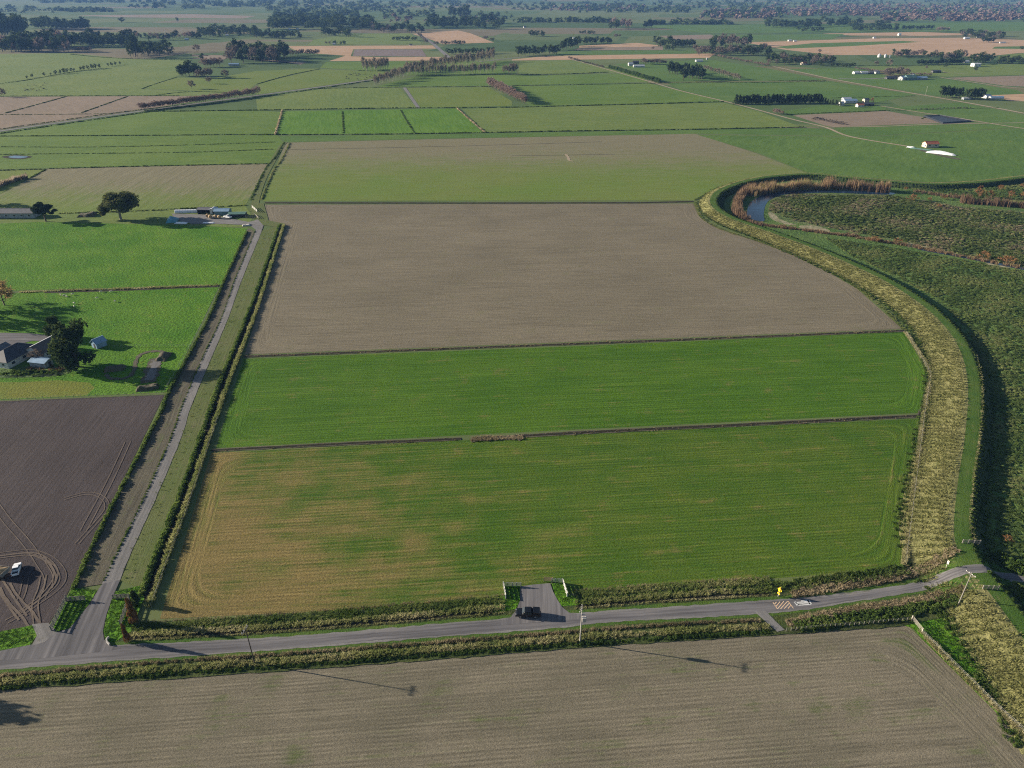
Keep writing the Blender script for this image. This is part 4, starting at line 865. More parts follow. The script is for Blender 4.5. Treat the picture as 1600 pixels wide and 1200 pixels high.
def tree_mesh(kind, seed, fine=False):
    """(crown V,F,T), (trunk V,F); height 1, spread about 1"""
    g_ = np.random.default_rng(seed); per, sz = (170, 0.030) if fine else (26, 0.055)
    segs = []
    if kind in ('pine', 'round', 'gum', 'flat', 'cypress'):
        nC = {'pine': 16, 'round': 14, 'gum': 20, 'flat': 16, 'cypress': 12}[kind] * (2 if fine else 1)
        C, rd = [], []
        for i in range(nC):
            a = g_.random() * 6.283
            if kind == 'pine': z = 0.28 + 0.62 * (i + .5) / nC; r = 0.36 * math.sqrt(max(0.05, 1 - ((z - 0.42) / 0.6) ** 2)) * math.sqrt(g_.random()); q = 0.17
            elif kind == 'round': z = (0.12 if fine else 0.22) + (0.72 if fine else 0.62) * (i + .5) / nC; r = 0.40 * math.sqrt(max(0.05, 1 - ((z - 0.48) / 0.48) ** 2)) * math.sqrt(g_.random()); q = 0.18
            elif kind == 'gum': z = 0.40 + 0.48 * (i + .5) / nC; r = 0.40 * math.sqrt(max(0.05, 1 - ((z - 0.58) / 0.36) ** 2)) * math.sqrt(g_.random()); q = 0.17
            elif kind == 'flat': z = 0.42 + 0.46 * (i + .5) / nC; r = (0.46 - 0.3 * (z - 0.42)) * math.sqrt(g_.random()); q = 0.15
            else: z = 0.12 + 0.78 * (i + .5) / nC; r = 0.30 * (1.05 - z) * g_.random() ** .5; q = 0.22 * (1.15 - 0.75 * z)
            if fine: q *= 0.9
            C.append((r * math.cos(a), r * math.sin(a), z)); rd.append(q * (0.8 + 0.4 * g_.random()))
        if kind == 'gum':
            C = [(x + 0.16 * (z - .3), y, z) for x, y, z in C]
            C += [(-0.40, 0.0, 0.40), (-0.36, 0.1, 0.30), (-0.30, -0.1, 0.52), (-0.42, 0.05, 0.22)]; rd += [0.11, 0.10, 0.12, 0.08]
        crown = leaves(C, rd, per, sz, g_, 0.55 if kind == 'flat' else 0.75)
        top = 0.72
        segs.append(((0, 0, -0.01), (0.01, 0, 0.3), 0.035, 0.027)); segs.append(((0.01, 0, 0.3), (0, 0.01, top), 0.027, 0.008))
        for c in C[::2]:
            z0 = max(0.12, min(0.6, c[2] - 0.18)); segs.append(((0.005, 0.005, z0), (c[0] * .85, c[1] * .85, c[2]), 0.013, 0.003))
        return crown, tube_np(segs, 6 if fine else 4)
    # bare trees: limbs, branches and a haze of twigs
    up, n1, n2, n3, spread, wtw = {'poplar': (1.9, 14, 6, 7, 0.8, 0.012), 'bare': (0.75, 12, 7, 9, 1.0, 0.014), 'willow': (0.9, 12, 7, 10, 1.0, 0.011), 'shrub': (1.1, 12, 5, 9, 1.0, 0.013)}[kind]
    if fine: n3 = int(n3 * 2.2); wtw *= 0.5
    low = {'poplar': 0.12, 'bare': 0.22, 'willow': 0.10, 'shrub': 0.0}[kind]
    segs.append(((0, 0, -0.01), (0, 0, 0.45), 0.022, 0.014)); segs.append(((0, 0, 0.45), (0.01, 0, 0.86), 0.014, 0.003))
    TV, TT = [], []
    for i in range(n1):
        z = low + (0.86 - low) * (i / n1) ** 1.0; a = i * 2.4 + g_.random(); 
        ln = (0.42 if kind == 'poplar' else 0.44) * (1.05 - z) + 0.08
        d = np.array((math.cos(a), math.sin(a), up * (0.5 + 0.5 * g_.random()))); d /= np.linalg.norm(d)
        p0 = np.array((0, 0, z * 0.8)); p1 = p0 + d * ln
        segs.append((p0, p1, 0.009, 0.003))
        for j in range(n2):
            q0 = p0 + (p1 - p0) * (0.25 + 0.75 * g_.random()); e = d + g_.normal(size=3) * 0.55 + (0, 0, 0.3 * up); e /= np.linalg.norm(e); q1 = q0 + e * ln * 0.42
            segs.append((q0, q1, 0.004, 0.0015))
            for k in range(n3):
                r0 = q0 + (q1 - q0) * g_.random(); f = e + g_.normal(size=3) * 0.7 + (0, 0, -0.7 if kind == 'willow' else 0.2); f /= np.linalg.norm(f)
                r1 = r0 + f * (0.10 + 0.09 * g_.random()); s = np.cross(f, g_.normal(size=3)); s /= np.linalg.norm(s); s *= wtw
                TV += [r0 - s, r0 + s, r1]; TT += [np.clip(0.5 + 0.25 * g_.normal(), 0, 1)] * 3
    TV = np.array(TV); return (TV, np.arange(len(TV)).reshape(-1, 3), np.array(TT)), tube_np(segs, 4 if fine else 3)
M['bark'] = plain('bark', (0.085, 0.068, 0.052), 0.9, 0.4, 3.0)
M['barkgrey'] = plain('grey_bark', (0.26, 0.235, 0.20), 0.9, 0.35, 3.0)
M['c_pine'] = veg('pine_needles', (0.016, 0.030, 0.014), (0.032, 0.052, 0.022), (0.062, 0.084, 0.034), trans=0.2)
M['c_round'] = veg('evergreen_leaves', (0.024, 0.042, 0.016), (0.046, 0.070, 0.024), (0.085, 0.110, 0.038), trans=0.25)
M['c_gum'] = veg('gum_leaves', (0.045, 0.058, 0.020), (0.085, 0.100, 0.034), (0.16, 0.165, 0.06), trans=0.3)
M['c_bare'] = veg('bare_twigs', (0.125, 0.10, 0.08), (0.19, 0.155, 0.125), (0.27, 0.225, 0.18), trans=0.2)
M['c_pink'] = veg('reddish_twigs', (0.19, 0.135, 0.115), (0.27, 0.20, 0.165), (0.34, 0.26, 0.21), trans=0.2)
M['c_poplar'] = veg('poplar_twigs', (0.17, 0.145, 0.105), (0.24, 0.205, 0.15), (0.31, 0.265, 0.20), trans=0.2)
M['c_orange'] = veg('orange_willow_stems', (0.15, 0.075, 0.035), (0.235, 0.125, 0.055), (0.30, 0.175, 0.085), trans=0.1)
M['c_gold'] = veg('golden_willow_twigs', (0.24, 0.17, 0.07), (0.36, 0.26, 0.115), (0.46, 0.34, 0.165), trans=0.4)
M['c_rust'] = veg('rusty_conifer_leaves', (0.12, 0.06, 0.025), (0.19, 0.10, 0.040), (0.26, 0.15, 0.06), trans=0.15)
KIND = {'pine': ('pine', 'c_pine', 'bark'), 'round': ('round', 'c_round', 'bark'), 'gum': ('gum', 'c_gum', 'barkgrey'), 'flat': ('flat', 'c_pine', 'bark'), 'cypress': ('cypress', 'c_round', 'bark'),
        'bare': ('bare', 'c_bare', 'bark'), 'pink': ('bare', 'c_pink', 'bark'), 'poplar': ('poplar', 'c_poplar', 'barkgrey'), 'orange': ('shrub', 'c_orange', 'bark'), 'gold': ('willow', 'c_gold', 'bark'), 'rust': ('cypress', 'c_rust', 'bark')}
NAMES = {'pine': 'pine_tree', 'round': 'evergreen_tree', 'gum': 'gum_tree', 'flat': 'macrocarpa_tree', 'cypress': 'cypress_tree', 'bare': 'bare_tree', 'pink': 'bare_tree', 'poplar': 'poplar_tree', 'orange': 'orange_bush', 'gold': 'willow_tree', 'rust': 'rusty_conifer'}
TC = {}
def variants(kind, fine):
    """mesh data of a few trees of this kind, crown and trunk apart, and both in one mesh for the small far ones"""
    key = (kind, fine)
    if key not in TC:
        shp, cm, tm = KIND[kind]; out = []
        for s in range(2 if fine else 4):
            (cv, cf, ct), (tv, tf) = tree_mesh(shp, 100 + 7 * s + len(kind), fine)
            def md(nm, V_, F_, T_, mats, mi=None):
                me = bpy.data.meshes.new(nm); k = 3; m_ = len(F_)
                me.vertices.add(len(V_)); me.vertices.foreach_set('co', np.asarray(V_, np.float32).ravel())
                me.loops.add(m_ * 3); me.loops.foreach_set('vertex_index', np.asarray(F_, np.int32).ravel())
                me.polygons.add(m_); me.polygons.foreach_set('loop_start', np.arange(m_, dtype=np.int32) * 3)
                for q in mats: me.materials.append(q)
                if mi is not None: me.polygons.foreach_set('material_index', np.asarray(mi, np.int32))
                me.update(calc_edges=True); a_ = me.attributes.new('tint', 'FLOAT', 'POINT'); a_.data.foreach_set('value', np.asarray(T_, np.float32)); return me
            c_ = md('crown', cv, cf, ct, [M[cm]]); t_ = md('trunk', tv, tf, np.zeros(len(tv)), [M[tm]])
            b_ = md(NAMES[kind], np.concatenate([cv, tv]), np.concatenate([cf, tf + len(cv)]), np.concatenate([ct, np.zeros(len(tv))]), [M[cm], M[tm]], [0] * len(cf) + [1] * len(tf))
            out.append((c_, t_, b_))
        TC[key] = out
    return TC[key]
NT = [0]
def tree(kind, x, y, hpx, wr, label, group=None, fine=False, parts=None, cat=None, rz=None, var=None, zf=None):
    p = at(x, y); h = hmet(x, y, hpx); v = variants(kind, fine); c_, t_, b_ = v[var if var is not None else NT[0] % len(v)]; NT[0] += 1
    if parts is None: parts = hpx >= 15
    rz = random.random() * 6.28 if rz is None else rz
    if parts:
        o = empty(NAMES[kind], (p.x, p.y, 0.05), rz)
        link('crown', c_, o); link('trunk', t_, o)
    else:
        o = link(NAMES[kind], b_); o.location = (p.x, p.y, 0.05); o.rotation_euler = (0, 0, rz)
    o.scale = (h * wr, h * wr, h)
    return tag(o, label, cat or ('bush' if kind == 'orange' else 'tree'), group)
def row(kind, a, b, n, hpx, wr, label, group, jx=0.25, jy=1.0, hj=0.3, parts=None):
    for i in range(n):
        t_ = (i + 0.5 + (random.random() - .5) * 2 * jx) / n
        k = kind if isinstance(kind, str) else random.choice(kind)
        tree(k, a[0] + (b[0] - a[0]) * t_, a[1] + (b[1] - a[1]) * t_ + (random.random() - .5) * jy, hpx * (1 - hj / 2 + hj * random.random()), wr * (0.85 + 0.3 * random.random()), label + ('' if n < 8 else (', near its left end', ', left of its middle', ', right of its middle', ', near its right end')[int(4 * i / n)]), group, parts=parts)
MASS = {}
def wood(kind, x0, x1, y0, y1, n, hpx, wr, label, group, hj=0.5):
    if y1 < 52 and n >= 18:          # too far off to count: one mass
        for i in range(int(n * 1.3)):
            x, y = x0 + (x1 - x0) * random.random(), y0 + (y1 - y0) * random.random(); p = at(x, y); h = hmet(x, y, hpx) * (1 - hj / 2 + hj * random.random())
            MASS.setdefault((label, group), []).append((p.x, p.y, h, wr * (0.9 + 0.4 * random.random()), random.random()))
        return
    """trees spread over a patch; the front ones stand at y1"""
    for i in range(n):
        f = random.random(); x = x0 + (x1 - x0) * (i + random.random()) / n; y = y1 - (y1 - y0) * f
        k = kind if isinstance(kind, str) else random.choice(kind)
        pos = ('', ', left end', ', left of its middle', ', right of its middle', ', right end')[0 if n < 10 else 1 + int(4 * i / n)]
        tree(k, x, y, hpx * (1 - hj / 2 + hj * random.random()), wr * (0.85 + 0.4 * random.random()), label + pos, group, parts=False)
# near trees
tree('gum', 189, 343, 42, 1.35, 'big spreading gum tree standing in the farm paddock', fine=True, rz=0.2, parts=True)
tree('flat', 72, 346, 30, 1.12, 'dark flat-topped macrocarpa beside the long left shed', fine=True, parts=True)
tree('round', 122, 573, 68, 0.92, 'tall dark evergreen tree in front of the farmhouses', fine=True, parts=True, var=0)
tree('round', 90, 528, 35, 0.75, 'small dark round tree behind the farmhouses', fine=True, parts=True, var=1)
tree('gold', 7, 477, 44, 1.15, 'golden bare willow cut by the left edge', fine=False, parts=True)
tree('gold', -45, 486, 60, 0.9, 'golden willow just outside the left edge, casting long shade', fine=False, parts=True)
tree('round', -60, 500, 62, 0.8, 'evergreen outside the left edge, casting shade over the paddock', fine=False, parts=True)
tree('round', -40, 320, 40, 1.0, 'evergreen outside the left edge beyond the pampas hedge', parts=True)
tree('gum', -175, 1078, 50, 0.7, 'gum tree outside the lower left edge, shading the stubble corner', parts=True)
tree('rust', 211, 972, 36, 0.42, 'tall rusty brown conifer beside the lane fence', fine=True, parts=True)
tree('rust', 201, 1004, 28, 0.36, 'small rusty brown conifer on the roadside by the lane', fine=True, parts=True)
tree('cypress', 213, 944, 20, 0.8, 'yellow green bush behind the right lane fence', fine=True, parts=True, cat='bush')
tree('orange', 1573, 845, 8, 1.6, 'small orange shrub at the foot of the stopbank', cat='bush')
for x, y, hp, wr, lab in ((1425, 314, 12, 1.5, 'first orange bush past the brown reeds, by the river'), (1452, 315, 8, 1.2, 'small orange bush second past the reeds'), (1528, 309, 20, 0.95, 'tallest orange bush on the far river bank'), (1546, 310, 14, 1.0, 'orange bush right beside the tallest one'),
                          (1563, 297, 9, 1.1, 'isolated round orange bush near the far stopbank'), (1598, 294, 9, 1.2, 'orange bush cut by the right edge, upper'), (1467, 324, 6, 1.9, 'low wide orange bush on near side of the channel'), (1578, 311, 15, 0.9, 'orange bush above the dark reed bed'), (1597, 312, 14, 0.9, 'orange bush cut by right edge, above the reed bed'),
                          (1415, 298, 7, 1.0, 'tiny orange bush behind the channel'), (1476, 312, 8, 1.5, 'dull orange bush in the middle of channel bank'), (1537, 404, 13, 1.5, 'yellow orange bush on the side channel'), (1573, 412, 14, 1.9, 'wide yellow orange bush at side channel near right edge'), (1365, 378, 10, 2.0, 'wide tan bush on side channel, left'), (1402, 381, 10, 1.6, 'greyish tan bush on side channel, middle')):
    tree('orange', x, y, hp, wr, lab, 'orange bushes along the river', parts=False)
# upper left
wood(('pine', 'round'), -10, 40, 53, 57, 14, 27, 0.7, 'dark tall tree in the wood at upper left edge', 'upper left edge wood')
wood(('pine', 'round'), 40, 138, 43, 47, 28, 15, 0.9, 'dark tree in the long low wood, upper left', 'long low wood')
wood(('pine', 'round', 'round', 'pink'), 0, 108, 72, 82, 44, 22, 0.8, 'dark tree in the large front wood, upper left', 'large front wood')
wood(('round', 'pine'), 90, 208, 64, 74, 34, 16, 0.9, 'dark tree in the wood left of the lone tall clump', 'second front wood')
row('pink', (98, 68), (135, 66), 9, 9, 1.2, 'reddish bare tree among the upper left woods', 'reddish bare trees')
row('pink', (116, 81), (142, 80), 7, 8, 1.3, 'reddish bare bush below the upper left woods', 'reddish bare bushes')
wood(('pine', 'round'), 204, 216, 88, 91, 4, 30, 0.45, 'tall dark tree at left end of lone clump', 'lone clump tall trees')
wood(('round', 'pine'), 212, 264, 80, 88, 14, 16, 0.9, 'dark tree in the lone clump right of the woods', 'lone clump')
wood(('round', 'pink', 'pine'), 210, 312, 58, 63, 22, 9, 1.0, 'mixed tree in belt with the small blue roof', 'belt with blue roof')
wood('round', 312, 402, 52, 58, 22, 13, 1.0, 'dark tree in wood behind the small white barn', 'wood behind white barn')
row(('round', 'pine'), (280, 119), (314, 119), 7, 20, 0.8, 'dark tree in clump beside the yellow pasture', 'clump by yellow pasture')
row('pink', (318, 106), (346, 104), 6, 15, 1.0, 'reddish bare tree behind clump by the yellow pasture', 'reddish trees by yellow pasture')
row('bare', (308, 122), (332, 122), 4, 15, 0.9, 'grey bare tree at right of the dark clump', 'grey bare trees')
tree('bare', 353, 122, 15, 1.0, 'round bare tree alone in upper left green field'); tree('bare', 300, 139, 15, 1.05, 'round bare tree at corner of the yellow pasture'); tree('bare', 327, 131, 12, 1.0, 'small bare tree in the yellow pasture hedge')
tree('round', 317, 94, 11, 1.0, 'small dark tree above the clump'); tree('bare', 308, 81, 13, 1.1, 'bare tree alone below the blue roof belt'); tree('bare', 6, 152, 16, 0.85, 'bare tree at left edge on the fallow field'); tree('round', 190, 35, 8, 1.6, 'lone dark tree on the pale far field'); tree('round', 277, 34, 7, 0.8, 'lone small dark tree on far field'); 
for i, (x, y, hp) in enumerate(((43, 123, 5), (51, 121, 6), (69, 119, 6), (80, 117.5, 4), (88, 116.5, 7), (94, 115.5, 7), (100, 114.5, 8), (106, 113.5, 7), (112, 112, 6), (116, 111.5, 5), (127, 110, 6), (132, 109.5, 7), (138, 109, 7), (144, 108, 8), (150, 107, 8), (156, 106.5, 7), (169, 103.5, 5), (175, 103, 6), (181, 102, 6), (188, 101, 5))):
    tree('round', x, y, hp, 0.8, 'small dark tree in the short row, upper left field', 'short tree row in upper left field')
row('pink', (220, 172), (345, 157), 34, 12, 1.1, 'reddish bare tree in row along the diagonal farm road', 'bare row on the diagonal road')
row('pink', (345, 157), (405, 148), 15, 13, 1.0, 'reddish bare tree in row along the diagonal farm road', 'bare row on the diagonal road')
# upper middle
wood(('pine', 'round', 'round', 'bare'), 358, 448, 88, 99, 26, 22, 0.85, 'dark tree in the big clump left of maize stubble', 'clump left of maize stubble')
row('bare', (450, 87), (500, 87), 9, 11, 1.0, 'bare tree on the edge of the maize stubble', 'bare trees at maize stubble')
wood(('round', 'pine'), 396, 470, 55, 61, 18, 10, 1.1, 'dark tree in scattered wood below the long white barn', 'scattered wood')
wood(('round', 'pine'), 424, 582, 36, 47, 60, 14, 1.1, 'dark tree in the wide wood, upper middle', 'wide middle wood')
wood(('round', 'pine'), 505, 546, 50, 58, 10, 12, 1.2, 'dark tree in front of the wide middle wood', 'front of middle wood')
wood(('round', 'bare', 'pine'), 580, 660, 45, 52, 20, 11, 1.0, 'tree in the belt left of pale stubble', 'belt left of pale stubble')
wood(('round', 'pine', 'bare'), 670, 790, 36, 46, 40, 12, 1.0, 'tree in the wood above the pale stubble', 'wood above pale stubble')
wood('pine', 702, 732, 26, 28, 5, 17, 0.8, 'tall dark tree rising above the far middle woods', 'tall far trees')
row('round', (612, 63), (652, 63), 8, 6, 1.2, 'small dark tree left of the country road', 'small trees left of the country road')
row('bare', (652, 54), (668, 70), 6, 7, 1.0, 'bare tree lining the country road', 'bare trees on country road')
row(('round', 'bare'), (676, 70), (728, 70), 9, 7, 1.2, 'bush below the pale stubble field', 'bushes below pale stubble')
row(('round', 'bare'), (752, 61), (775, 65), 4, 6, 1.2, 'bush at right tip of the pale stubble', 'bushes at stubble tip')
row('round', (698, 85), (775, 84), 14, 9, 1.0, 'dark tree behind the long poplar avenue', 'dark trees behind poplars')
row(('round', 'bare'), (508, 70), (540, 70), 6, 6, 1.0, 'small tree by the tiny white house', 'trees by tiny house')
wood('poplar', 566, 607, 108, 112, 16, 17, 0.55, 'bare poplar in the small standing clump', 'small poplar clump')
row('poplar', (585, 134), (640, 118), 22, 17, 0.55, 'bare poplar on slanting left end of the avenue', 'avenue, left end', jy=3)
row('poplar', (632, 116), (772, 96), 44, 19, 0.5, 'bare poplar in the back row of the avenue', 'avenue, back row', jy=2)
row('poplar', (640, 118), (775, 114), 32, 16, 0.55, 'bare poplar in the front row of the avenue', 'avenue, front row', jy=1.5)
row('bare', (787, 117), (808, 116), 4, 17, 0.75, 'dark bare tree right of the poplar avenue', 'bare trees right of avenue')
row('pink', (764, 134), (821, 163), 44, 15, 0.85, 'reddish bare tree in the slanting hedge row', 'slanting reddish hedge row', jx=0.5)
# upper right half
row(('round', 'pine'), (806, 88), (872, 84), 11, 14, 0.85, 'dark tree in the left tree belt above tan strip', 'left belt above tan strip')
row(('round', 'pine'), (874, 79), (906, 72), 7, 15, 0.9, 'dark tree in middle of belt above tan strip', 'middle belt above tan strip')
row(('round', 'pine'), (905, 69), (955, 68), 10, 10, 1.0, 'dark tree at right of belt above tan strip', 'right belt above tan strip')
row('round', (827, 57), (852, 57), 5, 9, 0.9, 'dark tree in the small lone group', 'small lone group')
row('round', (904, 53), (930, 53), 6, 5, 1.3, 'low dark tree in the flat little group', 'flat little group')
row('bare', (958, 59), (970, 59), 3, 7, 1.0, 'grey bare tree in a pair beyond belt', 'grey pair')
wood(('round', 'pink'), 952, 985, 43, 46, 8, 15, 0.9, 'tree in the reddish group on far pasture', 'reddish group')
row('pine', (1006, 44), (1020, 44), 4, 12, 0.8, 'dark tree in the trio on far pasture', 'dark trio')
wood('round', 1026, 1050, 70, 74, 6, 13, 1.0, 'dark tree left of the long dark shed', 'trees left of dark shed')
wood('pine', 1052, 1082, 71, 75, 8, 11, 1.0, 'dark tree beside the small white shed', 'trees beside white shed')
row('round', (1040, 78), (1052, 78), 3, 7, 1.0, 'small dark tree at end of brown plot', 'small trees at brown plot'); tree('bare', 1020, 78, 6, 1.0, 'single small bare tree on the brown plot')
wood(('bare', 'round'), 1110, 1170, 70, 76, 16, 16, 0.8, 'tree in the tall mixed grove, upper right centre', 'tall mixed grove')
wood(('bare', 'bare', 'round'), 1085, 1205, 80, 89, 34, 13, 0.95, 'bare or dark tree in the long grove below the tall one', 'long mixed grove')
row('pink', (1115, 88), (1200, 104), 18, 5, 1.5, 'low reddish bush in hedge below the grove', 'reddish hedge below grove')
row('bare', (1003, 100), (1040, 101), 10, 9, 1.0, 'bare tree behind the white roofed farm shed', 'bare trees behind white shed')
wood('pine', 1044, 1070, 112, 119, 8, 16, 0.75, 'dark conifer in left half of the wedge plantation', 'wedge plantation left'); wood('pine', 1066, 1098, 117, 126, 10, 17, 0.7, 'dark conifer in right half of the wedge plantation', 'wedge plantation right')
row('poplar', (1098, 109), (1157, 126), 18, 9, 0.9, 'bare tree in the row behind wedge plantation', 'row behind plantation')
row('bare', (888, 92), (945, 107), 16, 4, 1.6, 'low brown bush along the lane to clipped shelterbelt', 'brown bushes on the lane', parts=False)
row('cypress', (1147, 163), (1284, 161), 52, 14, 0.8, 'upright cypress in the long dark shelter row', 'long cypress shelter row', jx=0.4, hj=0.2)
row('cypress', (1284, 161), (1314, 166), 8, 8, 0.9, 'lower cypress at farm end of the shelter row', 'lower end of shelter row')
row('pink', (1208, 177), (1224, 180), 3, 8, 1.2, 'brown bush on the pale lane bend', 'brown bushes at lane bend'); tree('orange', 1362, 161, 10, 0.7, 'thin orange tree beside the farm roofs', cat='tree')
wood(('round', 'bare', 'pine'), 1198, 1300, 94, 104, 34, 12, 0.95, 'tree in the mixed grove right of the lane', 'mixed grove right of lane')
row('round', (1298, 104), (1336, 105), 7, 6, 1.3, 'low dark bush at end of the mixed grove', 'low bushes at grove end'); tree('bare', 1280, 83, 7, 1.1, 'single bare tree standing above the grove')
wood(('round', 'pine'), 1196, 1345, 36, 44, 44, 9, 1.1, 'dark tree in the far belt, upper right', 'far belt upper right')
wood('round', 1246, 1285, 47, 50, 8, 6, 1.3, 'dark tree in the low left group of far belt', 'low left group')
wood(('pine', 'round'), 1330, 1400, 44, 49, 20, 9, 1.0, 'dark tree in the low right group of far belt', 'low right group')
row('round', (1366, 38), (1390, 38), 6, 6, 1.2, 'dark tree in small patch above the far belt', 'patch above belt'); wood('round', 1390, 1402, 28, 29, 3, 9, 0.9, 'dark tree in the single far tuft', 'far tuft')
row('pine', (1410, 46.5), (1460, 45.5), 13, 6, 1.1, 'dark tree in straight far shelterbelt, right', 'straight far shelterbelt'); row('pink', (1462, 49.5), (1482, 49), 4, 8, 1.1, 'reddish bare tree at end of far shelterbelt', 'reddish far trees')
wood(('round', 'bare', 'pine'), 1500, 1570, 54, 63, 20, 8, 1.2, 'tree around the far right farm', 'far right farm trees'); row('pine', (1535, 66), (1555, 66), 5, 8, 1.0, 'dark tree in front of far right farm', 'front trees of far farm')
row('pine', (1433, 101), (1457, 101), 10, 7, 1.0, 'tree of left part of dark clipped shelterbelt', 'clipped shelterbelt left'); row('pine', (1461, 101), (1506, 100), 16, 8, 1.0, 'tree of right part of dark clipped shelterbelt', 'clipped shelterbelt right')
wood(('bare', 'round', 'pink'), 1392, 1470, 86, 92, 24, 10, 1.0, 'bare tree in the wood behind white silos', 'wood behind silos'); wood(('bare', 'round'), 1470, 1508, 90, 96, 10, 13, 0.9, 'tree in the tall part behind shelterbelt', 'tall part behind shelterbelt')
wood('round', 1512, 1548, 92, 99, 10, 12, 0.9, 'dark tree right of the clipped shelterbelt', 'dark trees right of shelterbelt'); wood('round', 1560, 1610, 94, 101, 12, 9, 1.1, 'dark tree in the clump at right edge', 'right edge clump')
tree('bare', 1369, 103, 9, 1.0, 'round bare tree left of a taller one'); tree('bare', 1389, 104, 13, 0.9, 'taller round bare tree on green pasture'); tree('bare', 1447, 108, 6, 1.0, 'small bare tree on olive pasture'); tree('round', 1478, 106, 9, 1.0, 'grey green tree below the clipped shelterbelt'); tree('round', 1524, 111, 7, 1.2, 'grey green tree below the white shed'); tree('round', 1595, 78, 6, 1.2, 'dark tree alone at right edge on stubble')
wood('bare', 1382, 1416, 117, 122, 12, 13, 0.9, 'brown bare tree behind the row of farm roofs', 'brown bare trees behind roofs'); row('pink', (1335, 108), (1385, 114), 12, 4, 1.5, 'low reddish bush in hedge left of brown trees', 'left reddish hedge'); row('pink', (1416, 117), (1456, 119), 9, 5, 1.4, 'low reddish bush in hedge right of brown trees', 'right reddish hedge')
row('pine', (1468, 152), (1502, 154), 9, 16, 0.75, 'green pine in left part of the roadside clump', 'left pines of roadside clump'); row('pine', (1508, 155), (1533, 156), 6, 18, 0.75, 'dark pine in right part of the roadside clump', 'right pines of roadside clump')
# woods so far off that they read as one mass
FT = []
for s_ in range(4):
    (cv, cf, ct), (tv, tf) = tree_mesh('round' if s_ % 2 else 'pine', 300 + s_); FT.append((cv, cf))
for (lab, grp), L_ in MASS.items():
    A_ = np.array(L_); scatter('distant_woodland', FT, np.c_[A_[:, :2], np.zeros(len(A_))], A_[:, 2] * A_[:, 3], A_[:, 2], A_[:, 4], M['c_round'], 'mass of dark trees: the ' + grp + ' far off')
def far_wood(spec, mats, label):
    C, R_, T_ = [], [], []
    for x0, x1, y0, y1, n, hpx in spec:
        for i in range(n):
            x, y = x0 + (x1 - x0) * random.random(), y0 + (y1 - y0) * random.random(); p = at(x, y); h = hmet(x, y, hpx) * (0.6 + 0.6 * random.random())
            C.append((p.x, p.y)); R_.append(h); T_.append(random.random())
    C, R_, T_ = np.array(C), np.array(R_), np.array(T_)
    scatter('distant_woodland', [t_bush(22, 0.24, 200 + i) for i in range(4)], C, R_ * 1.35, R_ * 1.1, T_, mats, label)
far_wood([(800, 960, 33, 35.5, 60, 7), (1022, 1142, 36, 38.5, 50, 7), (85, 175, 16, 19, 50, 6), (0, 90, 16, 20, 16, 5), (10, 25, 12, 14, 4, 6), (42, 56, 13, 15, 4, 7), (60, 200, 2, 5, 60, 5), (200, 330, 3, 8, 40, 6), (330, 400, 6, 11, 40, 7), (400, 580, 2, 10, 90, 6), (415, 600, 11, 19, 70, 6),
          (430, 560, 20, 30, 60, 8), (560, 700, 4, 14, 60, 5), (600, 680, 18, 28, 24, 6), (700, 800, 2, 10, 60, 5), (730, 800, 20, 30, 20, 6), (800, 1020, 6, 16, 110, 5), (900, 1080, 12, 20, 70, 6), (1020, 1200, 2, 14, 90, 5), (1100, 1220, 18, 28, 50, 8), (200, 230, 10, 14, 5, 6), (240, 260, 9, 14, 6, 8), (285, 320, 10, 14, 10, 6),
          (1200, 1600, 0, 12, 180, 4), (1250, 1400, 20, 25, 40, 5), (1420, 1600, 14, 24, 60, 5), (-60, 820, -8, 2, 200, 4), (800, 1700, -8, 2, 220, 4), (-80, 0, 20, 60, 30, 12), (1600, 1700, 10, 50, 40, 8)], M['c_round'], 'dark far-off woods and shelterbelts along the hazy horizon')
far_wood([(1200, 1600, 8, 24, 330, 5), (1380, 1600, 24, 33, 130, 7), (1090, 1210, 16, 30, 60, 7), (860, 1010, 10, 18, 40, 5), (600, 780, 26, 36, 30, 6), (1240, 1380, 16, 26, 80, 5)], veg('far_bare_wood', (0.07, 0.05, 0.042), (0.12, 0.085, 0.07), (0.165, 0.12, 0.095), trans=0.1), 'reddish brown bare woods at the upper right horizon')

# ------------------------------------------------------------------ buildings
M['roof_grey'] = plain('grey_iron_roof', (0.15, 0.145, 0.15), 0.55, 0.3, 0.6, metal=0.0, spec=0.4)
M['roof_tile'] = plain('brown_tile_roof', (0.135, 0.11, 0.095), 0.8, 0.3, 1.5)
M['roof_dark'] = plain('dark_iron_roof', (0.055, 0.058, 0.068), 0.5, 0.3, 0.6)
M['roof_white'] = plain('pale_iron_roof', (0.45, 0.47, 0.50), 0.5, 0.2, 0.4)
M['roof_blue'] = plain('blue_iron_roof', (0.22, 0.33, 0.45), 0.5, 0.25, 0.5)
M['roof_red'] = plain('rusty_red_roof', (0.42, 0.135, 0.07), 0.8, 0.4, 0.5)
M['roof_green'] = plain('green_iron_roof', (0.11, 0.20, 0.16), 0.5, 0.25, 0.5)
M['wall_white'] = plain('white_weatherboard', (0.55, 0.55, 0.53), 0.7, 0.12, 0.8)
M['wall_cream'] = plain('cream_wall', (0.55, 0.47, 0.36), 0.8, 0.2, 0.8)
M['wall_tin'] = plain('weathered_tin_wall', (0.33, 0.36, 0.38), 0.55, 0.4, 0.7)
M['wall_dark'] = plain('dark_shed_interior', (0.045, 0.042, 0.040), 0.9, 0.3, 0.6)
M['wall_green'] = plain('blue_green_tin_wall', (0.14, 0.24, 0.26), 0.55, 0.3, 0.7)
M['win'] = plain('window_glass', (0.030, 0.038, 0.048), 0.12, 0.2, 1.0, spec=0.6)
M['trim'] = plain('white_trim', (0.72, 0.72, 0.70), 0.6, 0.1)
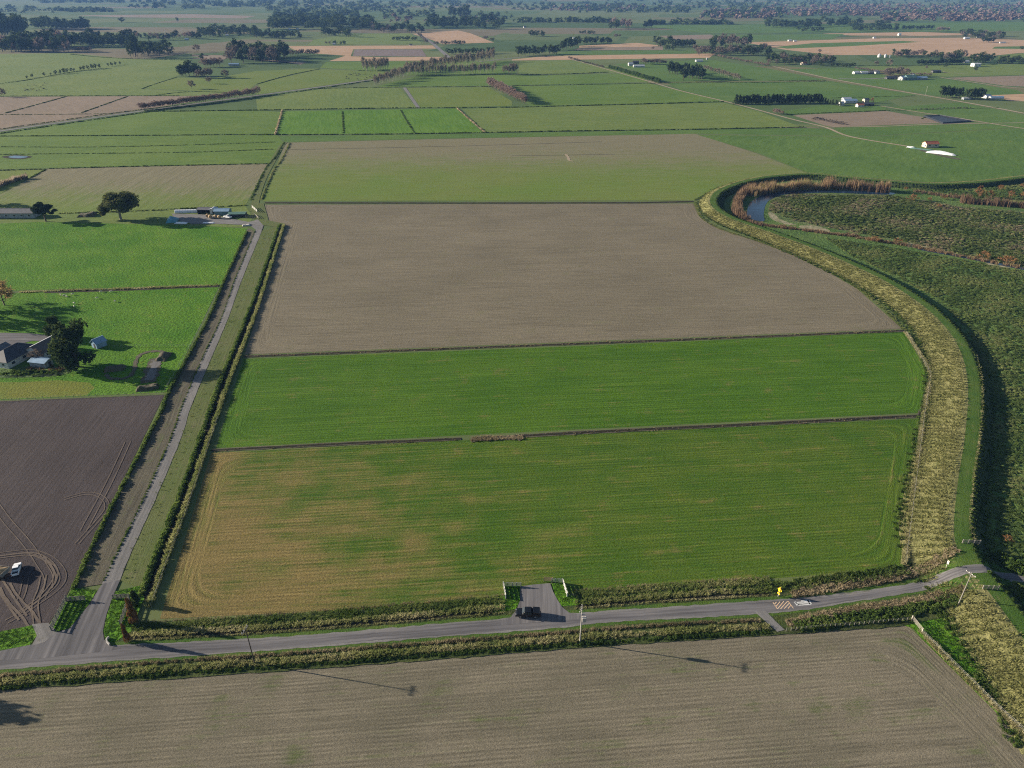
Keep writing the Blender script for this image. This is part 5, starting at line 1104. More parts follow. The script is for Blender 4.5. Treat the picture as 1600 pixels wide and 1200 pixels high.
M['timber'] = plain('weathered_timber', (0.24, 0.225, 0.195), 0.9, 0.35, 4.0)
M['paletimber'] = plain('pale_sawn_timber', (0.46, 0.42, 0.34), 0.85, 0.25, 4.0)
M['whitepaint'] = plain('white_painted_board', (0.58, 0.57, 0.53), 0.7, 0.12, 4.0)
M['steel'] = plain('galvanised_steel', (0.42, 0.43, 0.44), 0.45, 0.25, 3.0, metal=0.6)
M['concrete'] = plain('concrete', (0.42, 0.40, 0.37), 0.9, 0.25, 2.0)
M['wrap'] = plain('white_silage_wrap', (0.72, 0.73, 0.75), 0.4, 0.08, 0.7)
M['tarp'] = plain('blue_green_tarpaulin', (0.10, 0.30, 0.36), 0.5, 0.35, 0.5)
M['liner'] = plain('black_pond_liner', (0.028, 0.030, 0.032), 0.45, 0.3, 0.5)
M['straw'] = plain('straw_bale', (0.40, 0.29, 0.165), 0.95, 0.3, 2.0, bump=0.03)
M['rubbish'] = plain('garden_earth', (0.10, 0.075, 0.055), 0.95, 0.4, 1.0, c2=(0.055, 0.065, 0.030))
def building(name, label, px, wd, ln, wh, rh, rz, wall='wall_white', roof='roof_grey', wins=2, cat='house', group=None, open_front=False, hip=False, z=0.0, door=True):
    """gabled building; ridge runs along local y; wd across, ln along"""
    p = at(*px); o = empty(name, (p.x, p.y, z + 0.02), rz); x, y = wd / 2, ln / 2
    m = MB()
    if open_front:      # one long side (local -x is closed, +x stays open on posts)
        m.box((-x + .08, 0, wh / 2), (0.16, ln, wh)); m.box((0, -y + .08, wh / 2), (wd - .34, 0.16, wh)); m.box((0, y - .08, wh / 2), (wd - .34, 0.16, wh))
        for k in range(4): m.box((x - .1, -y + .3 + k * (ln - .6) / 3, wh / 2), (0.2, 0.2, wh))
    else:
        V = [(-x, -y, 0), (x, -y, 0), (x, y, 0), (-x, y, 0), (-x, -y, wh), (x, -y, wh), (x, y, wh), (-x, y, wh)]
        Fc = [(0, 1, 5, 4), (1, 2, 6, 5), (2, 3, 7, 6), (3, 0, 4, 7)]
        if hip: m.add(V, Fc)
        else: m.add(V + [(0, -y, wh + rh), (0, y, wh + rh)], [(0, 1, 5, 8, 4), (2, 3, 7, 9, 6), (1, 2, 6, 5), (3, 0, 4, 7)])
    m.build('wall', M[wall], o)
    e = 0.45; sl = rh / x; t = 0.12; r = MB()
    hy = (y - x * 0.9) if hip else (y + 0.3)
    yo = y + (e if hip else 0.3)
    zt = wh + rh + .06; ze = wh - e * sl + .06
    for s in (-1, 1):
        V = [(0, -hy, zt), (0, hy, zt), (s * (x + e), yo, ze), (s * (x + e), -yo, ze)]
        V += [(a, b, c + t) for a, b, c in V]
        r.add(V, [(0, 1, 2, 3), (4, 7, 6, 5), (0, 3, 7, 4), (1, 5, 6, 2), (3, 2, 6, 7)])
        if hip:
            V = [(0, s * hy, zt), (x + e, s * yo, ze), (-x - e, s * yo, ze)]; V += [(a, b, c + t) for a, b, c in V]
            r.add(V, [(0, 1, 2), (3, 5, 4), (1, 4, 5, 2)])
    ro = r.build('roof', M[roof], o)
    if rh > 0.6:
        q = MB(); q.box((0, 0, zt + t + .02), (0.3, 2 * hy, 0.08)); q.build('ridge_cap', M['trim' if roof == 'roof_tile' else roof], ro)
    for k in range(wins):
        for s in ((-1, 1) if not open_front else (-1,)):
            yy = -y + ln * (k + .5) / wins
            if wins and abs(yy) < y - .4:
                q = MB(); q.box((s * (x + .02), yy, wh * .55), (0.06, min(1.6, ln / wins * .6), wh * .4)); f = q.build('window', M['trim'], o)
                q = MB(); q.box((s * (x + .06), yy, wh * .55), (0.04, min(1.6, ln / wins * .6) - .2, wh * .4 - .18)); q.build('pane', M['win'], f)
    if door and not open_front:
        q = MB(); q.box((0.3, -y - .02, min(1.05, wh * .42)), (min(1.1, wd * .3), 0.06, min(2.1, wh * .84))); q.build('door', M['wall_dark'] if cat == 'shed' else M['trim'], o)
        if wins:
            for s in (-1, 1):
                if wd > 4:
                    q = MB(); q.box((s * wd * .28, -y - .02, wh * .58), (1.2, 0.06, 1.0)); f = q.build('window', M['trim'], o)
                    q = MB(); q.box((s * wd * .28, -y - .06, wh * .58), (1.0, 0.04, 0.82)); q.build('pane', M['win'], f)
    return tag(o, label, cat, group)
# farmhouses on the left
building('farmhouse', 'white farmhouse with dark hipped roof at the left edge', (24, 561), 9, 14, 2.8, 2.3, R(-14), 'wall_white', 'roof_dark', 3, hip=True)
building('farmhouse_wing', 'low grey-roofed wing of the left farmhouse', (-2, 560), 7, 9, 2.7, 1.7, R(-14), 'wall_white', 'roof_grey', 2)
building('farmhouse', 'white farmhouse with brown tiled roof behind the tall evergreen', (73, 551), 8, 10.5, 2.7, 2.1, R(-16), 'wall_white', 'roof_tile', 2)
building('garden_shed', 'small shed with pale blue roof in front of farmhouses', (66, 571), 3.6, 6.5, 2.1, 0.5, R(78), 'wall_tin', 'roof_blue', 0, cat='shed')
building('tin_shed', 'pale blue tin shed right of the tall evergreen', (156, 541), 3.2, 4.0, 2.2, 1.2, R(-30), 'roof_blue', 'roof_blue', 0, cat='shed')
building('long_shed', 'long grey tin shed cut by the left edge', (18, 338), 8, 31, 3.0, 1.6, R(-90), 'wall_tin', 'roof_grey', 7, cat='shed')
F('driveway', [(-80, 520), (0, 520), (50, 521), (75, 524), (83, 530), (76, 534), (50, 533), (0, 545), (-80, 547)], 'asphalt', z=0.10)
F('garden_bed', catmull([(-20, 572), (20, 573), (60, 572), (100, 575), (110, 582), (85, 588), (30, 590), (-20, 589)], 3, True), 'rough', z=0.10)
# farm yard
building('lean_to_shed', 'dark open-fronted shed in the farm yard', (322, 333), 5, 8, 2.7, 0.7, R(-92), 'wall_dark', 'roof_grey', 0, cat='shed', open_front=True)
building('white_store', 'small white store between the yard sheds', (335, 333.5), 3.2, 4, 2.9, 0.5, R(0), 'wall_white', 'roof_white', 0, cat='shed')
building('green_shed', 'blue green tin shed in the middle of the farm yard', (349, 335), 5.5, 8.5, 2.6, 0.9, R(-88), 'wall_green', 'roof_blue', 0, cat='shed')
building('low_shed', 'low long shed with pale roof edge at the right of yard', (372, 338), 4.5, 9.5, 1.9, 0.5, R(-86), 'wall_dark', 'roof_green', 0, cat='shed')
o = empty('wrapped_bale_row', (at(293, 332).x, at(293, 332).y, 0.03), R(5)); tag(o, 'long row of white wrapped bales at the left of yard', 'bales')
for k in range(9):
    q = MB(); c = -6.3 + k * 1.55
    n_ = 10; V = []
    for s, rr in ((-0.76, 0.9), (-0.66, 1.0), (0.66, 1.0), (0.76, 0.9)):
        for j in range(n_ + 1):
            a = math.pi * (-0.12 + 1.24 * j / n_); V.append((c + s, 1.35 * rr * math.cos(a), 0.32 + 1.5 * rr * math.sin(a)))
    Fc = [(r_ * (n_ + 1) + j, r_ * (n_ + 1) + j + 1, (r_ + 1) * (n_ + 1) + j + 1, (r_ + 1) * (n_ + 1) + j) for r_ in range(3) for j in range(n_)] + [tuple(range(n_, -1, -1)), tuple(range(3 * (n_ + 1), 4 * (n_ + 1)))]
    q.add(V, Fc); q.build('bale', M['wrap'], o, smooth=False)
def sheetheap(name, label, px, dims, rz, mat, seed, cat):
    """a lumpy covered heap"""
    g_ = np.random.default_rng(seed); p = at(*px); nx, ny = 12, 8; V = []
    ph = g_.random(4) * 6
    for j in range(ny):
        for i in range(nx):
            u, v = i / (nx - 1) * 2 - 1, j / (ny - 1) * 2 - 1
            e = max(0.0, (1 - u ** 4) * (1 - v ** 4)); h = dims[2] * e ** 0.45 * (0.75 + 0.18 * math.sin(3 * u + ph[0]) + 0.14 * math.sin(4 * v + 2 * u + ph[1]) + 0.1 * g_.random())
            V.append((u * dims[0] / 2 * (1 + .06 * math.sin(5 * v + ph[2])), v * dims[1] / 2 * (1 + .06 * math.sin(5 * u + ph[3])), h if 0 < i < nx - 1 and 0 < j < ny - 1 else 0.0))
    Fc = [(j * nx + i, j * nx + i + 1, (j + 1) * nx + i + 1, (j + 1) * nx + i) for j in range(ny - 1) for i in range(nx - 1)]
    o = mk(name, V, Fc, M[mat]); o.location = (p.x, p.y, 0.1); o.rotation_euler = (0, 0, rz); return tag(o, label, cat)
sheetheap('covered_stack', 'heap under a blue green tarpaulin at the yard corner', (270, 345), (6.0, 9.0, 1.9), 0.25, 'tarp', 1, 'tarpaulin')
sheetheap('plastic_sheet', 'white plastic sheet heap lying beside the tarpaulin', (283, 349), (7.0, 2.6, 0.7), -0.1, 'wrap', 2, 'plastic sheet')
sheetheap('plastic_sheet', 'white plastic sheet on the ground in the yard shade', (326, 348.5), (7.0, 2.4, 0.4), -0.05, 'wrap', 3, 'plastic sheet')
sheetheap('dirt_mound', 'dark brown dirt mound between the two paddock trees', (137, 337), (9.0, 7.0, 2.0), 0.1, 'rubbish', 4, 'mound')
sheetheap('rubble_heap', 'pale rubble heap at the top of the lane', (385, 352.5), (4.5, 3.0, 0.8), 0.3, 'concrete', 5, 'rubble')
def bale(px, label, r=0.75):
    p = at(*px); q = MB(); q.tube((0, -0.6, r), (0, 0.6, r), r, r, 16); o = q.build('round_bale', M['straw'], None, bevel=0.06); o.location = (p.x, p.y, 0.18); o.rotation_euler = (0, 0, random.random()); return tag(o, label, 'bale', 'straw bales in the yard')
for (x, y), lab in (((325, 340), 'orange straw bale leftmost in front of sheds'), ((329, 341.5), 'straw bale second from left in front of sheds'), ((337, 341.5), 'dull straw bale in the middle of yard'), ((343, 342), 'straw bale nearest the white yard vehicle')): bale((x, y), lab, 1.0)
# far farms: buildings
FB = [('long_shed', 'long white roofed shed in the farm above conifer plantation', (998, 105), 7, 22, 3, 1.6, R(-86), 'wall_white', 'roof_white'),
      ('farm_shed', 'small white shed left of long white roofed shed', (985, 102.5), 7, 9, 4, 1.8, R(-80), 'wall_white', 'roof_white'), ('farm_shed', 'dark shed behind the long white roofed shed', (993, 100), 8, 12, 4, 2, R(-86), 'wall_dark', 'roof_dark'),
      ('farm_shed', 'long pale shed on the green field right of the conifers', (1092, 96.5), 7, 15, 3, 1.2, R(-80), 'wall_white', 'roof_white'), ('water_tank_shed', 'tiny white shed right of the pale shed', (1104.5, 93.5), 3, 3, 3, 1, 0, 'wall_white', 'roof_white'),
      ('red_barn', 'cream barn with rusty red roof on the right pasture', (1453, 229.5), 7.5, 14, 3.6, 2.0, R(-82), 'wall_cream', 'roof_red'),
      ('milking_shed', 'largest pale blue roofed shed at shelter row end', (1327, 160.5), 9, 19, 3.2, 1.8, R(-80), 'wall_white', 'roof_blue'), ('farm_shed', 'white shed at left end of shelter row farm', (1313, 164.5), 7, 8, 3, 1.5, R(-60), 'wall_white', 'roof_white'),
      ('farm_shed', 'pale silver shed behind the largest blue roof', (1322, 157.5), 7, 12, 3.2, 1.5, R(-80), 'wall_tin', 'roof_white'), ('farmhouse', 'small house with red roof in front of blue shed', (1343, 167), 6, 9, 2.8, 1.7, R(-80), 'wall_white', 'roof_red'), ('farm_shed', 'tall cream shed at right end of shelter row farm', (1352, 160.5), 5, 8, 4.5, 1.3, R(-70), 'wall_cream', 'roof_grey'), ('farm_shed', 'low dark shed right of the blue roof', (1356, 165), 6, 14, 2.4, 1.2, R(-85), 'wall_dark', 'roof_dark'),
      ('farm_shed', 'left shed in the row of three pale roofs', (1337, 115.5), 8, 10, 3, 1.6, R(-82), 'wall_white', 'roof_white'), ('farm_shed', 'middle shed in the row of three pale roofs', (1349, 115.5), 8, 14, 3, 1.6, R(-82), 'wall_white', 'roof_white'), ('farm_shed', 'right shed in the row of three pale roofs', (1360, 115.5), 8, 9, 3, 1.6, R(-82), 'wall_dark', 'roof_grey'), ('farmhouse', 'white house right of the three pale roofs', (1369, 114.5), 8, 10, 3, 2, R(10), 'wall_white', 'roof_dark'),
      ('farm_shed', 'round-fronted white shed left of the green barn', (1408, 125), 8, 10, 4, 2.4, R(-50), 'wall_white', 'roof_white'), ('green_barn', 'large green barn among the row of farm roofs', (1421, 124.5), 12, 18, 4, 3.5, R(-80), 'wall_green', 'roof_green'), ('farm_shed', 'white shed right behind the green barn', (1425, 121), 8, 9, 4, 2, R(-30), 'wall_white', 'roof_white'), ('farm_shed', 'blue roofed shed right of the green barn', (1438, 124), 9, 20, 3, 1.8, R(-82), 'wall_tin', 'roof_blue'), ('farm_shed', 'dark low shed at left end of farm roofs', (1392, 123.5), 8, 20, 3, 1.6, R(-82), 'wall_dark', 'roof_dark'),
      ('farmhouse', 'white house hidden right of the roadside pines', (1541, 153), 8, 10, 3, 2, R(-70), 'wall_white', 'roof_white'), ('farm_shed', 'long pale shed right of the house by pines', (1556, 154.5), 6, 20, 2.4, 1.2, R(-85), 'wall_white', 'roof_blue'), ('farm_shed', 'low pale shed in shade under the roadside pines', (1510, 155.5), 5, 12, 2, 1, R(-85), 'wall_tin', 'roof_white'),
      ('white_shed', 'white flat shed above a grey green tree', (1524, 104), 12, 14, 5.5, 1, R(-85), 'wall_white', 'roof_white'), ('farm_shed', 'white shed at end of clipped shelterbelt', (1509, 98), 7, 10, 3, 1.5, R(-85), 'wall_white', 'roof_white'), ('dark_shed', 'low dark shed on olive pasture', (1462, 113.5), 8, 16, 3, 1.2, R(-85), 'wall_dark', 'roof_dark'),
      ('farm_shed', 'left white shed on the tan stubble', (1234, 64.5), 8, 14, 4, 2, R(-85), 'wall_white', 'roof_white'), ('farm_shed', 'right small white shed on tan stubble', (1242, 65), 6, 10, 3, 1.5, R(-85), 'wall_white', 'roof_white'), ('farm_shed', 'tiny white shed between stubble and green strip', (1366, 60), 8, 10, 4, 2, R(-85), 'wall_white', 'roof_white'), ('farm_shed', 'tall white shed on the upper stubble strip', (1405, 55.5), 10, 11, 7, 2, R(-80), 'wall_white', 'roof_white'),
      ('farm_shed', 'leftmost white shed of the far right farm', (1510, 61), 10, 20, 5, 2, R(-85), 'wall_white', 'roof_white'), ('farm_shed', 'middle white shed of the far right farm', (1528, 58.5), 9, 12, 4, 2, R(-85), 'wall_white', 'roof_white'), ('farm_shed', 'rightmost pale shed of the far right farm', (1566, 67.5), 6, 22, 3, 1.5, R(-85), 'wall_white', 'roof_white'),
      ('farm_shed', 'blue roofed shed under the big clump, upper left', (366, 102.5), 7, 20, 3, 1.5, R(-88), 'wall_tin', 'roof_blue'), ('farm_shed', 'small blue roof in the mixed belt, upper left', (292, 62.5), 8, 14, 4, 2, R(-85), 'wall_tin', 'roof_blue'), ('farm_shed', 'small white barn before the upper left wood', (355, 56), 8, 12, 4, 2, R(-80), 'wall_white', 'roof_white'),
      ('white_barn', 'white barn at end of the pale far track', (452.5, 46.5), 8, 8, 5, 2, R(-80), 'wall_white', 'roof_white'), ('white_barn', 'second white barn right of the far track', (465, 46), 6, 10, 4, 2, R(-80), 'wall_white', 'roof_white'), ('farmhouse', 'tiny white house above tilled plot', (522, 70), 8, 10, 4, 2, R(-80), 'wall_white', 'roof_white'), ('farmhouse', 'tiny house at top of the maize stubble', (642, 71), 8, 10, 3, 2, R(-80), 'wall_white', 'roof_dark'),
      ('farmhouse', 'small dark roofed house on far pasture, upper middle', (820, 43.5), 10, 12, 5, 3, R(-80), 'wall_white', 'roof_dark'), ('farm_shed', 'pale shed beside the trees on far pasture', (897, 60.5), 8, 10, 3, 1.5, R(-85), 'wall_white', 'roof_white'), ('farm_shed', 'white shed at dark conifers above brown plot', (1055, 67), 6, 6, 5, 1.5, R(-20), 'wall_white', 'roof_white'), ('farm_shed', 'reddish shed within the mixed grove', (1256, 101), 8, 12, 3, 1.8, R(-60), 'wall_cream', 'roof_red')]
for nm, lab, px, a, b, c, d, rz, wl, rf in FB:
    k_ = 0.8 if px[1] > 200 else (0.6 if px[1] < 90 else 0.8)
    building(nm, lab, px, a * k_, b * k_, c * k_, d * k_, rz, wl, rf, 2 if px[1] > 90 else 0, cat='house' if 'house' in nm else ('barn' if 'barn' in nm else 'shed'), door=px[1] > 90, group=None)
def silo(px, label, r, h):
    p = at(*px); o = empty('silo', (p.x, p.y, 0.03)); q = MB(); q.tube((0, 0, 0), (0, 0, h), r, r, 18); q.build('drum', M['wall_white'], o)
    q = MB(); q.tube((0, 0, h - .003), (0, 0, h + r * .8), r * 1.03, 0.15, 18); q.build('cone_roof', M['roof_white'], o); return tag(o, label, 'silo', 'white silos')
silo((1373.5, 89.5), 'left white silo in front of the bare wood', 3.0, 4.0); silo((1383, 89.8), 'middle white silo in front of the bare wood', 2.5, 4.0); silo((1390, 90), 'right small white silo in front of bare wood', 1.6, 2.5)
# silage clamp with white cover, green sheet end
o = sheetheap('silage_clamp', 'long white covered silage clamp below the red barn', (1470, 240.5), (21, 4.4, 1.9), R(-37), 'wrap', 8, 'silage clamp')
sheetheap('green_sheet', 'crumpled pale green sheet at left end of white clamp', (1440, 233.5), (17, 4.0, 0.9), R(-35), 'roof_green', 9, 'plastic sheet')
sheetheap('plastic_sheet', 'small white sheet beside the pale green one', (1423, 230.5), (6, 4.0, 0.9), R(-35), 'wrap', 10, 'plastic sheet')
# lined effluent pond with raised rim
pp = [at(1445, 182.5), at(1468, 181.5), at(1514, 190), at(1473, 193)]
o = empty('effluent_pond', (*list(sum(pp, Vector()) / 4)[:2], 0.02)); c0 = sum(pp, Vector()) / 4
V = []
for k, z_ in ((1.12, 0.0), (1.04, 1.3), (1.0, 1.3), (0.86, 0.25)):
    V += [tuple((q - c0) * k + Vector((0, 0, z_))) for q in pp]
mk('liner', V, [(r_ * 4 + i, r_ * 4 + (i + 1) % 4, (r_ + 1) * 4 + (i + 1) % 4, (r_ + 1) * 4 + i) for r_ in range(3) for i in range(4)], M['liner'], o)
mk('water', [tuple((q - c0) * .9 + Vector((0, 0, .4))) for q in pp], [(0, 1, 2, 3)], M['liner'], o)
mk('concrete_rim', [tuple((pp[i] - c0) * k + Vector((0, 0, 1.32))) for i in (1, 2) for k in (1.02, 1.09)], [(0, 1, 3, 2)], M['concrete'], o)
tag(o, 'dark lined effluent pond on the right pasture', 'pond')
# bicycle jump track in the paddock
ribbon('earth_track', W(catmull([(166, 585), (172, 591), (190, 592), (205, 586), (210, 575), (213, 562), (222, 553), (238, 549), (252, 550), (257, 556), (250, 563)], 5)), 1.5, M['dirt'], z=0.11, wob=1.0, step=1)
ribbon('earth_track', W(catmull([(244, 560), (240, 572), (236, 585), (232, 598)], 5)), 5.0, M['dirt'], z=0.115, wob=0.6, step=1)
ribbon('earth_track', W(catmull([(245, 563), (241, 574), (237, 584), (234, 594)], 5)), 3.0, M['gravel'], z=0.12, wob=0.9, step=1)
sheetheap('dirt_mound', 'curved earth jump at lower end of the paddock track', (231, 607), (7.0, 3.0, 1.4), 0.25, 'rubbish', 21, 'mound')
sheetheap('dirt_mound', 'earth mound at upper bend of the paddock track', (256, 558), (4.0, 7.0, 1.3), 0.0, 'rubbish', 22, 'mound')
sheetheap('dirt_mound', 'shaded earth mound at left of the paddock track', (180, 577), (7.0, 4.0, 1.3), 0.3, 'rubbish', 23, 'mound')
strip('garden_shrubs', [(0, 583), (40, 585), (80, 583), (105, 580)], 4, 3.0, 1.2, 0.9, 0.0, 0.7, 'v_hedge', BSH, 'dark shrubs in the garden below farmhouses')
strip('garden_dry_plants', [(35, 578), (65, 577), (100, 577)], 4, 2.5, 0.9, 0.8, 0.0, 0.8, 'v_reed', TUS, 'brown dry garden plants below the farmhouses')
tree('bare', 60, 565, 20, 1.2, 'bare shrub between the two farmhouses', fine=True, cat='bush')

# ------------------------------------------------------------------ vehicles
def paint(name, c): return plain(name, c, 0.25, 0.06, 1.5, spec=0.5)
M['carblack'] = paint('black_car_paint', (0.006, 0.007, 0.009)); M['carwhite'] = paint('white_car_paint', (0.78, 0.79, 0.80)); M['tyre'] = plain('tyre_rubber', (0.02, 0.02, 0.02), 0.9, 0.2); M['rim'] = plain('alloy_rim', (0.45, 0.45, 0.46), 0.35, 0.1, metal=0.7)

M['lampw'] = plain('headlamp', (0.7, 0.7, 0.68), 0.15, 0.05, spec=0.7); M['lampr'] = plain('tail_lamp', (0.35, 0.02, 0.015), 0.3, 0.1); M['plastic'] = plain('black_plastic', (0.025, 0.025, 0.027), 0.7, 0.2)
def pickup(label, px, rz, mat, canopy=False, z=0.19):
    """double cab pickup, nose towards local -x"""
    p = at(*px); o = empty('pickup_truck', (p.x, p.y, z), rz); L, Wd = 5.3, 1.86; y = Wd / 2
    b = MB(); b.prism([(-2.62, .45), (-2.66, .72), (-2.58, .98), (-2.35, 1.08), (-1.25, 1.18), (1.05, 1.18), (1.05, .5), (1.0, .42), (-2.5, .40)], -y, y); b.build('body', M[mat], o, bevel=0.07)
    c = MB()
    prof = [(-1.28, 1.17), (-0.62, 1.74), (0.62, 1.78), (1.0, 1.20), (1.0, 1.17)]
    V = [(px_, s * (y - .04 - max(0, (pz - 1.17)) * .22), pz) for s in (-1, 1) for px_, pz in prof]; n_ = 5
    c.add(V, [(i, (i + 1) % n_, n_ + (i + 1) % n_, n_ + i) for i in range(n_)] + [tuple(range(n_ - 1, -1, -1)), tuple(range(n_, 2 * n_))]); cab = c.build('cab', M[mat], o, bevel=0.05)
    q = MB(); yy = y - .14; q.add([(-1.22, -yy + .02, 1.235), (-1.22, yy - .02, 1.235), (-0.70, yy - .09, 1.695), (-0.70, -yy + .09, 1.695)], [(0, 1, 2, 3)]); w_ = q.build('windscreen', M['win'], o); w_.location = (-0.045, 0, 0.05)
    q = MB(); q.add([(0.98, -yy, 1.26), (0.98, yy, 1.26), (0.70, yy - .08, 1.70), (0.70, -yy + .08, 1.70)], [(3, 2, 1, 0)]); w_ = q.build('rear_window', M['win'], o); w_.location = (0.03, 0, 0.02)
    for s in (-1, 1):
        for xa, xb, xc, xd in ((-1.0, -0.12, -0.12, -0.58), (-0.02, 0.82, 0.60, -0.02)):
            q = MB(); za, zb = 1.24, 1.66
            q.add([(xa, s * (y - .035), za), (xb, s * (y - .035), za), (xc, s * (y - .13), zb), (xd, s * (y - .13), zb)], [(0, 1, 2, 3)]); q.build('side_window', M['win'], o).location = (0, s * 0.02, 0)
        q = MB(); q.box((-0.95, s * (y + .1), 1.22), (0.12, 0.2, 0.16)); q.build('mirror', M['plastic'], o)
        q = MB(); q.box((-2.6, s * (y - .28), .86), (0.1, 0.42, 0.16)); q.build('headlight', M['lampw'], o)
        q = MB(); q.box((2.64, s * (y - .12), .95), (0.05, 0.16, 0.34)); q.build('tail_light', M['lampr'], o)
        for xw in (-1.62, 1.58):
            q = MB(); q.tube((xw, s * (y - .22), .37), (xw, s * (y + .03), .37), .37, .37, 20); wl = q.build('wheel', M['tyre'], o)
            q = MB(); q.tube((xw, s * (y + .031), .37), (xw, s * (y + .05), .37), .22, .20, 14); q.build('rim', M['rim'], wl)
    t_ = MB()
    for s in (-1, 1): t_.box((1.86, s * (y - .05), .85), (1.56, 0.1, 0.66))
    t_.box((2.59, 0, .85), (0.1, Wd - .21, .66)); t_.box((1.86, 0, .55), (1.55, Wd - .2, .1)); t_.build('tray', M[mat], o, bevel=0.02)
    q = MB(); q.box((1.80, 0, .65), (1.40, Wd - .24, .08)); q.build('tray_liner', M['plastic'], o)
    q = MB(); q.box((-2.68, 0, .50), (0.16, Wd - .1, .24)); q.box((2.72, 0, .48), (0.14, Wd - .2, .16)); q.build('bumper', M['plastic'], o, bevel=.02)
    q = MB(); q.box((-2.63, 0, .78), (0.06, .9, .2)); q.build('grille', M['plastic'], o)
    if canopy:
        q = MB(); q.prism([(1.03, 1.18), (1.05, 1.74), (2.50, 1.68), (2.62, 1.18)], -y + .08, y - .08); q.build('canopy', M[mat], o, bevel=.05)
    return tag(o, label, 'pickup')
pickup('black pickup truck parked on the road at the paved entrance', (825, 962), R(-2), 'carblack', canopy=True)
pickup('white pickup truck standing in the ploughed field', (27.5, 893), R(-68), 'carwhite', z=0.12).scale = (0.78, 0.8, 0.85)
pickup('white pickup parked behind the farmhouses', (88, 531), R(-80), 'carwhite', z=0.12)
pickup('white utility vehicle in front of the yard sheds', (356, 341), R(-30), 'carwhite', z=0.19)
# trailer with a tan load, cut by the left edge
p = at(-6, 899); o = empty('farm_trailer', (p.x, p.y, 0.12), R(-10)); q = MB(); q.box((0, 0, 1.05), (6.4, 2.5, .2)); q.build('deck', M['timber'], o)
for s in (-1, 1):
    q = MB(); q.box((0, s * 1.22, 1.55), (6.4, .08, .8)); q.build('side_board', M['timber'], o)
    q = MB(); q.box((s * 3.16, 0, 1.55), (.08, 2.36, .8)); q.build('end_board', M['timber'], o)
    for xw in (-1.2, .0, 1.2):
        q = MB(); q.tube((xw, s * .95, .5), (xw, s * 1.2, .5), .5, .5, 18); wl = q.build('wheel', M['tyre'], o); q = MB(); q.tube((xw, s * 1.201, .5), (xw, s * 1.22, .5), .26, .24, 12); q.build('rim', M['rim'], wl)
g_ = np.random.default_rng(3); V = [((i / 9 - .5) * 6.2, (j / 5 - .5) * 2.36, 1.55 + .55 * (1 - (2 * i / 9 - 1) ** 4) * (1 - (2 * j / 5 - 1) ** 2) + .18 * g_.random()) for j in range(6) for i in range(10)]
mk('load', V, [(j * 10 + i, j * 10 + i + 1, (j + 1) * 10 + i + 1, (j + 1) * 10 + i) for j in range(5) for i in range(9)], M['straw'], o)
tag(o, 'farm trailer with tan load, cut by the left edge', 'trailer')

# ------------------------------------------------------------------ fences, gates, poles, signs
def fence(name, label, a, b, n, h, rails, mat, cat='fence', zf=None, picket=0, bw=0.14, group=None):
    A, B = at(*a), at(*b); o = empty(name, (A.x, A.y, 0.14), math.atan2(B.y - A.y, B.x - A.x)); L = (B - A).length
    if zf: o.location.z += float(zf([(A.x, A.y)])[0])
    me = None
    for i in range(n + 1):
        if me is None: q = MB(); q.box((0, 0, h / 2), (.16, .16, h + .1)); me = q.mesh('post'); me.materials.append(M[mat])
        link('post', me, o).location = (L * i / n, 0, 0)
    m2 = None
    for k in range(rails):
        q = MB(); q.box((L / 2, 0.10, h * (k + .75) / rails - .05), (L + .1, .05, bw)); q.build('rail', M[mat], o)
    for k in range(picket):
        if m2 is None: q = MB(); q.box((0, -0.10, h / 2), (.10, .04, h)); m2 = q.mesh('picket'); m2.materials.append(M[mat])
        link('picket', m2, o).location = (L * (k + .5) / picket, 0, 0.02)
    return tag(o, label, cat, group)
fence('rail_fence', 'grey timber fence slanting down left of the lane mouth', (105, 938), (81, 986), 6, 1.5, 4, 'timber', bw=0.2)
fence('rail_fence', 'grey timber fence from field corner to the lane, left', (105, 941), (134, 939), 4, 1.4, 4, 'timber', bw=0.2)
fence('rail_fence', 'short grey timber fence right of the lane', (178, 937), (203, 936), 4, 1.4, 4, 'timber', bw=0.2)
fence('rail_fence', 'grey timber fence slanting down beside rusty conifers', (203, 938), (189, 978), 5, 1.5, 4, 'timber', bw=0.2)
fence('wing_fence', 'white wing fence left of the paved entrance', (786.5, 916), (790, 936), 4, 1.2, 4, 'whitepaint', bw=0.22)
fence('wing_fence', 'white wing fence right of the paved entrance', (879, 911), (886, 933), 4, 1.2, 4, 'whitepaint', bw=0.22)
fence('pipe_fence', 'grey pipe fence left of the entrance gate', (787, 917), (814, 917), 4, 1.2, 5, 'steel', bw=0.04)
fence('pipe_fence', 'grey pipe fence right of the entrance gate', (862, 911), (879, 911), 3, 1.2, 5, 'steel', bw=0.04)
fence('field_gate', 'tan timber gate standing open at the entrance', (850, 909), (863, 909.5), 1, 1.3, 4, 'straw', 'gate', bw=0.16)
fence('picket_fence', 'pale picket fence across the north stopbank', (1498, 862), (1525, 863), 3, 1.1, 2, 'timber', picket=14, zf=hz)
fence('picket_fence', 'pale picket fence across the south stopbank', (1529, 934), (1553, 935), 3, 1.1, 2, 'timber', picket=13, zf=hz)
fence('field_gate', 'white gate at the corner of the stubble field', (1424, 969), (1440, 989), 1, 1.2, 5, 'paletimber', 'gate', bw=0.05)
fence('yard_gate', 'white stock race gate above the farm yard', (394, 325), (402, 332), 3, 1.6, 4, 'whitepaint', 'gate', bw=0.2)
fence('yard_rails', 'white timber rails beside the top of the lane', (398, 337), (404, 342), 3, 1.2, 3, 'paletimber', bw=0.15)
fence('rail_fence', 'timber yard rails right of the low shed', (384, 341), (398, 342), 5, 1.4, 3, 'timber', bw=0.14)
fence('white_fence', 'short white fence behind the farmhouses', (70, 519), (82, 526), 3, 1.0, 3, 'whitepaint', bw=0.2)
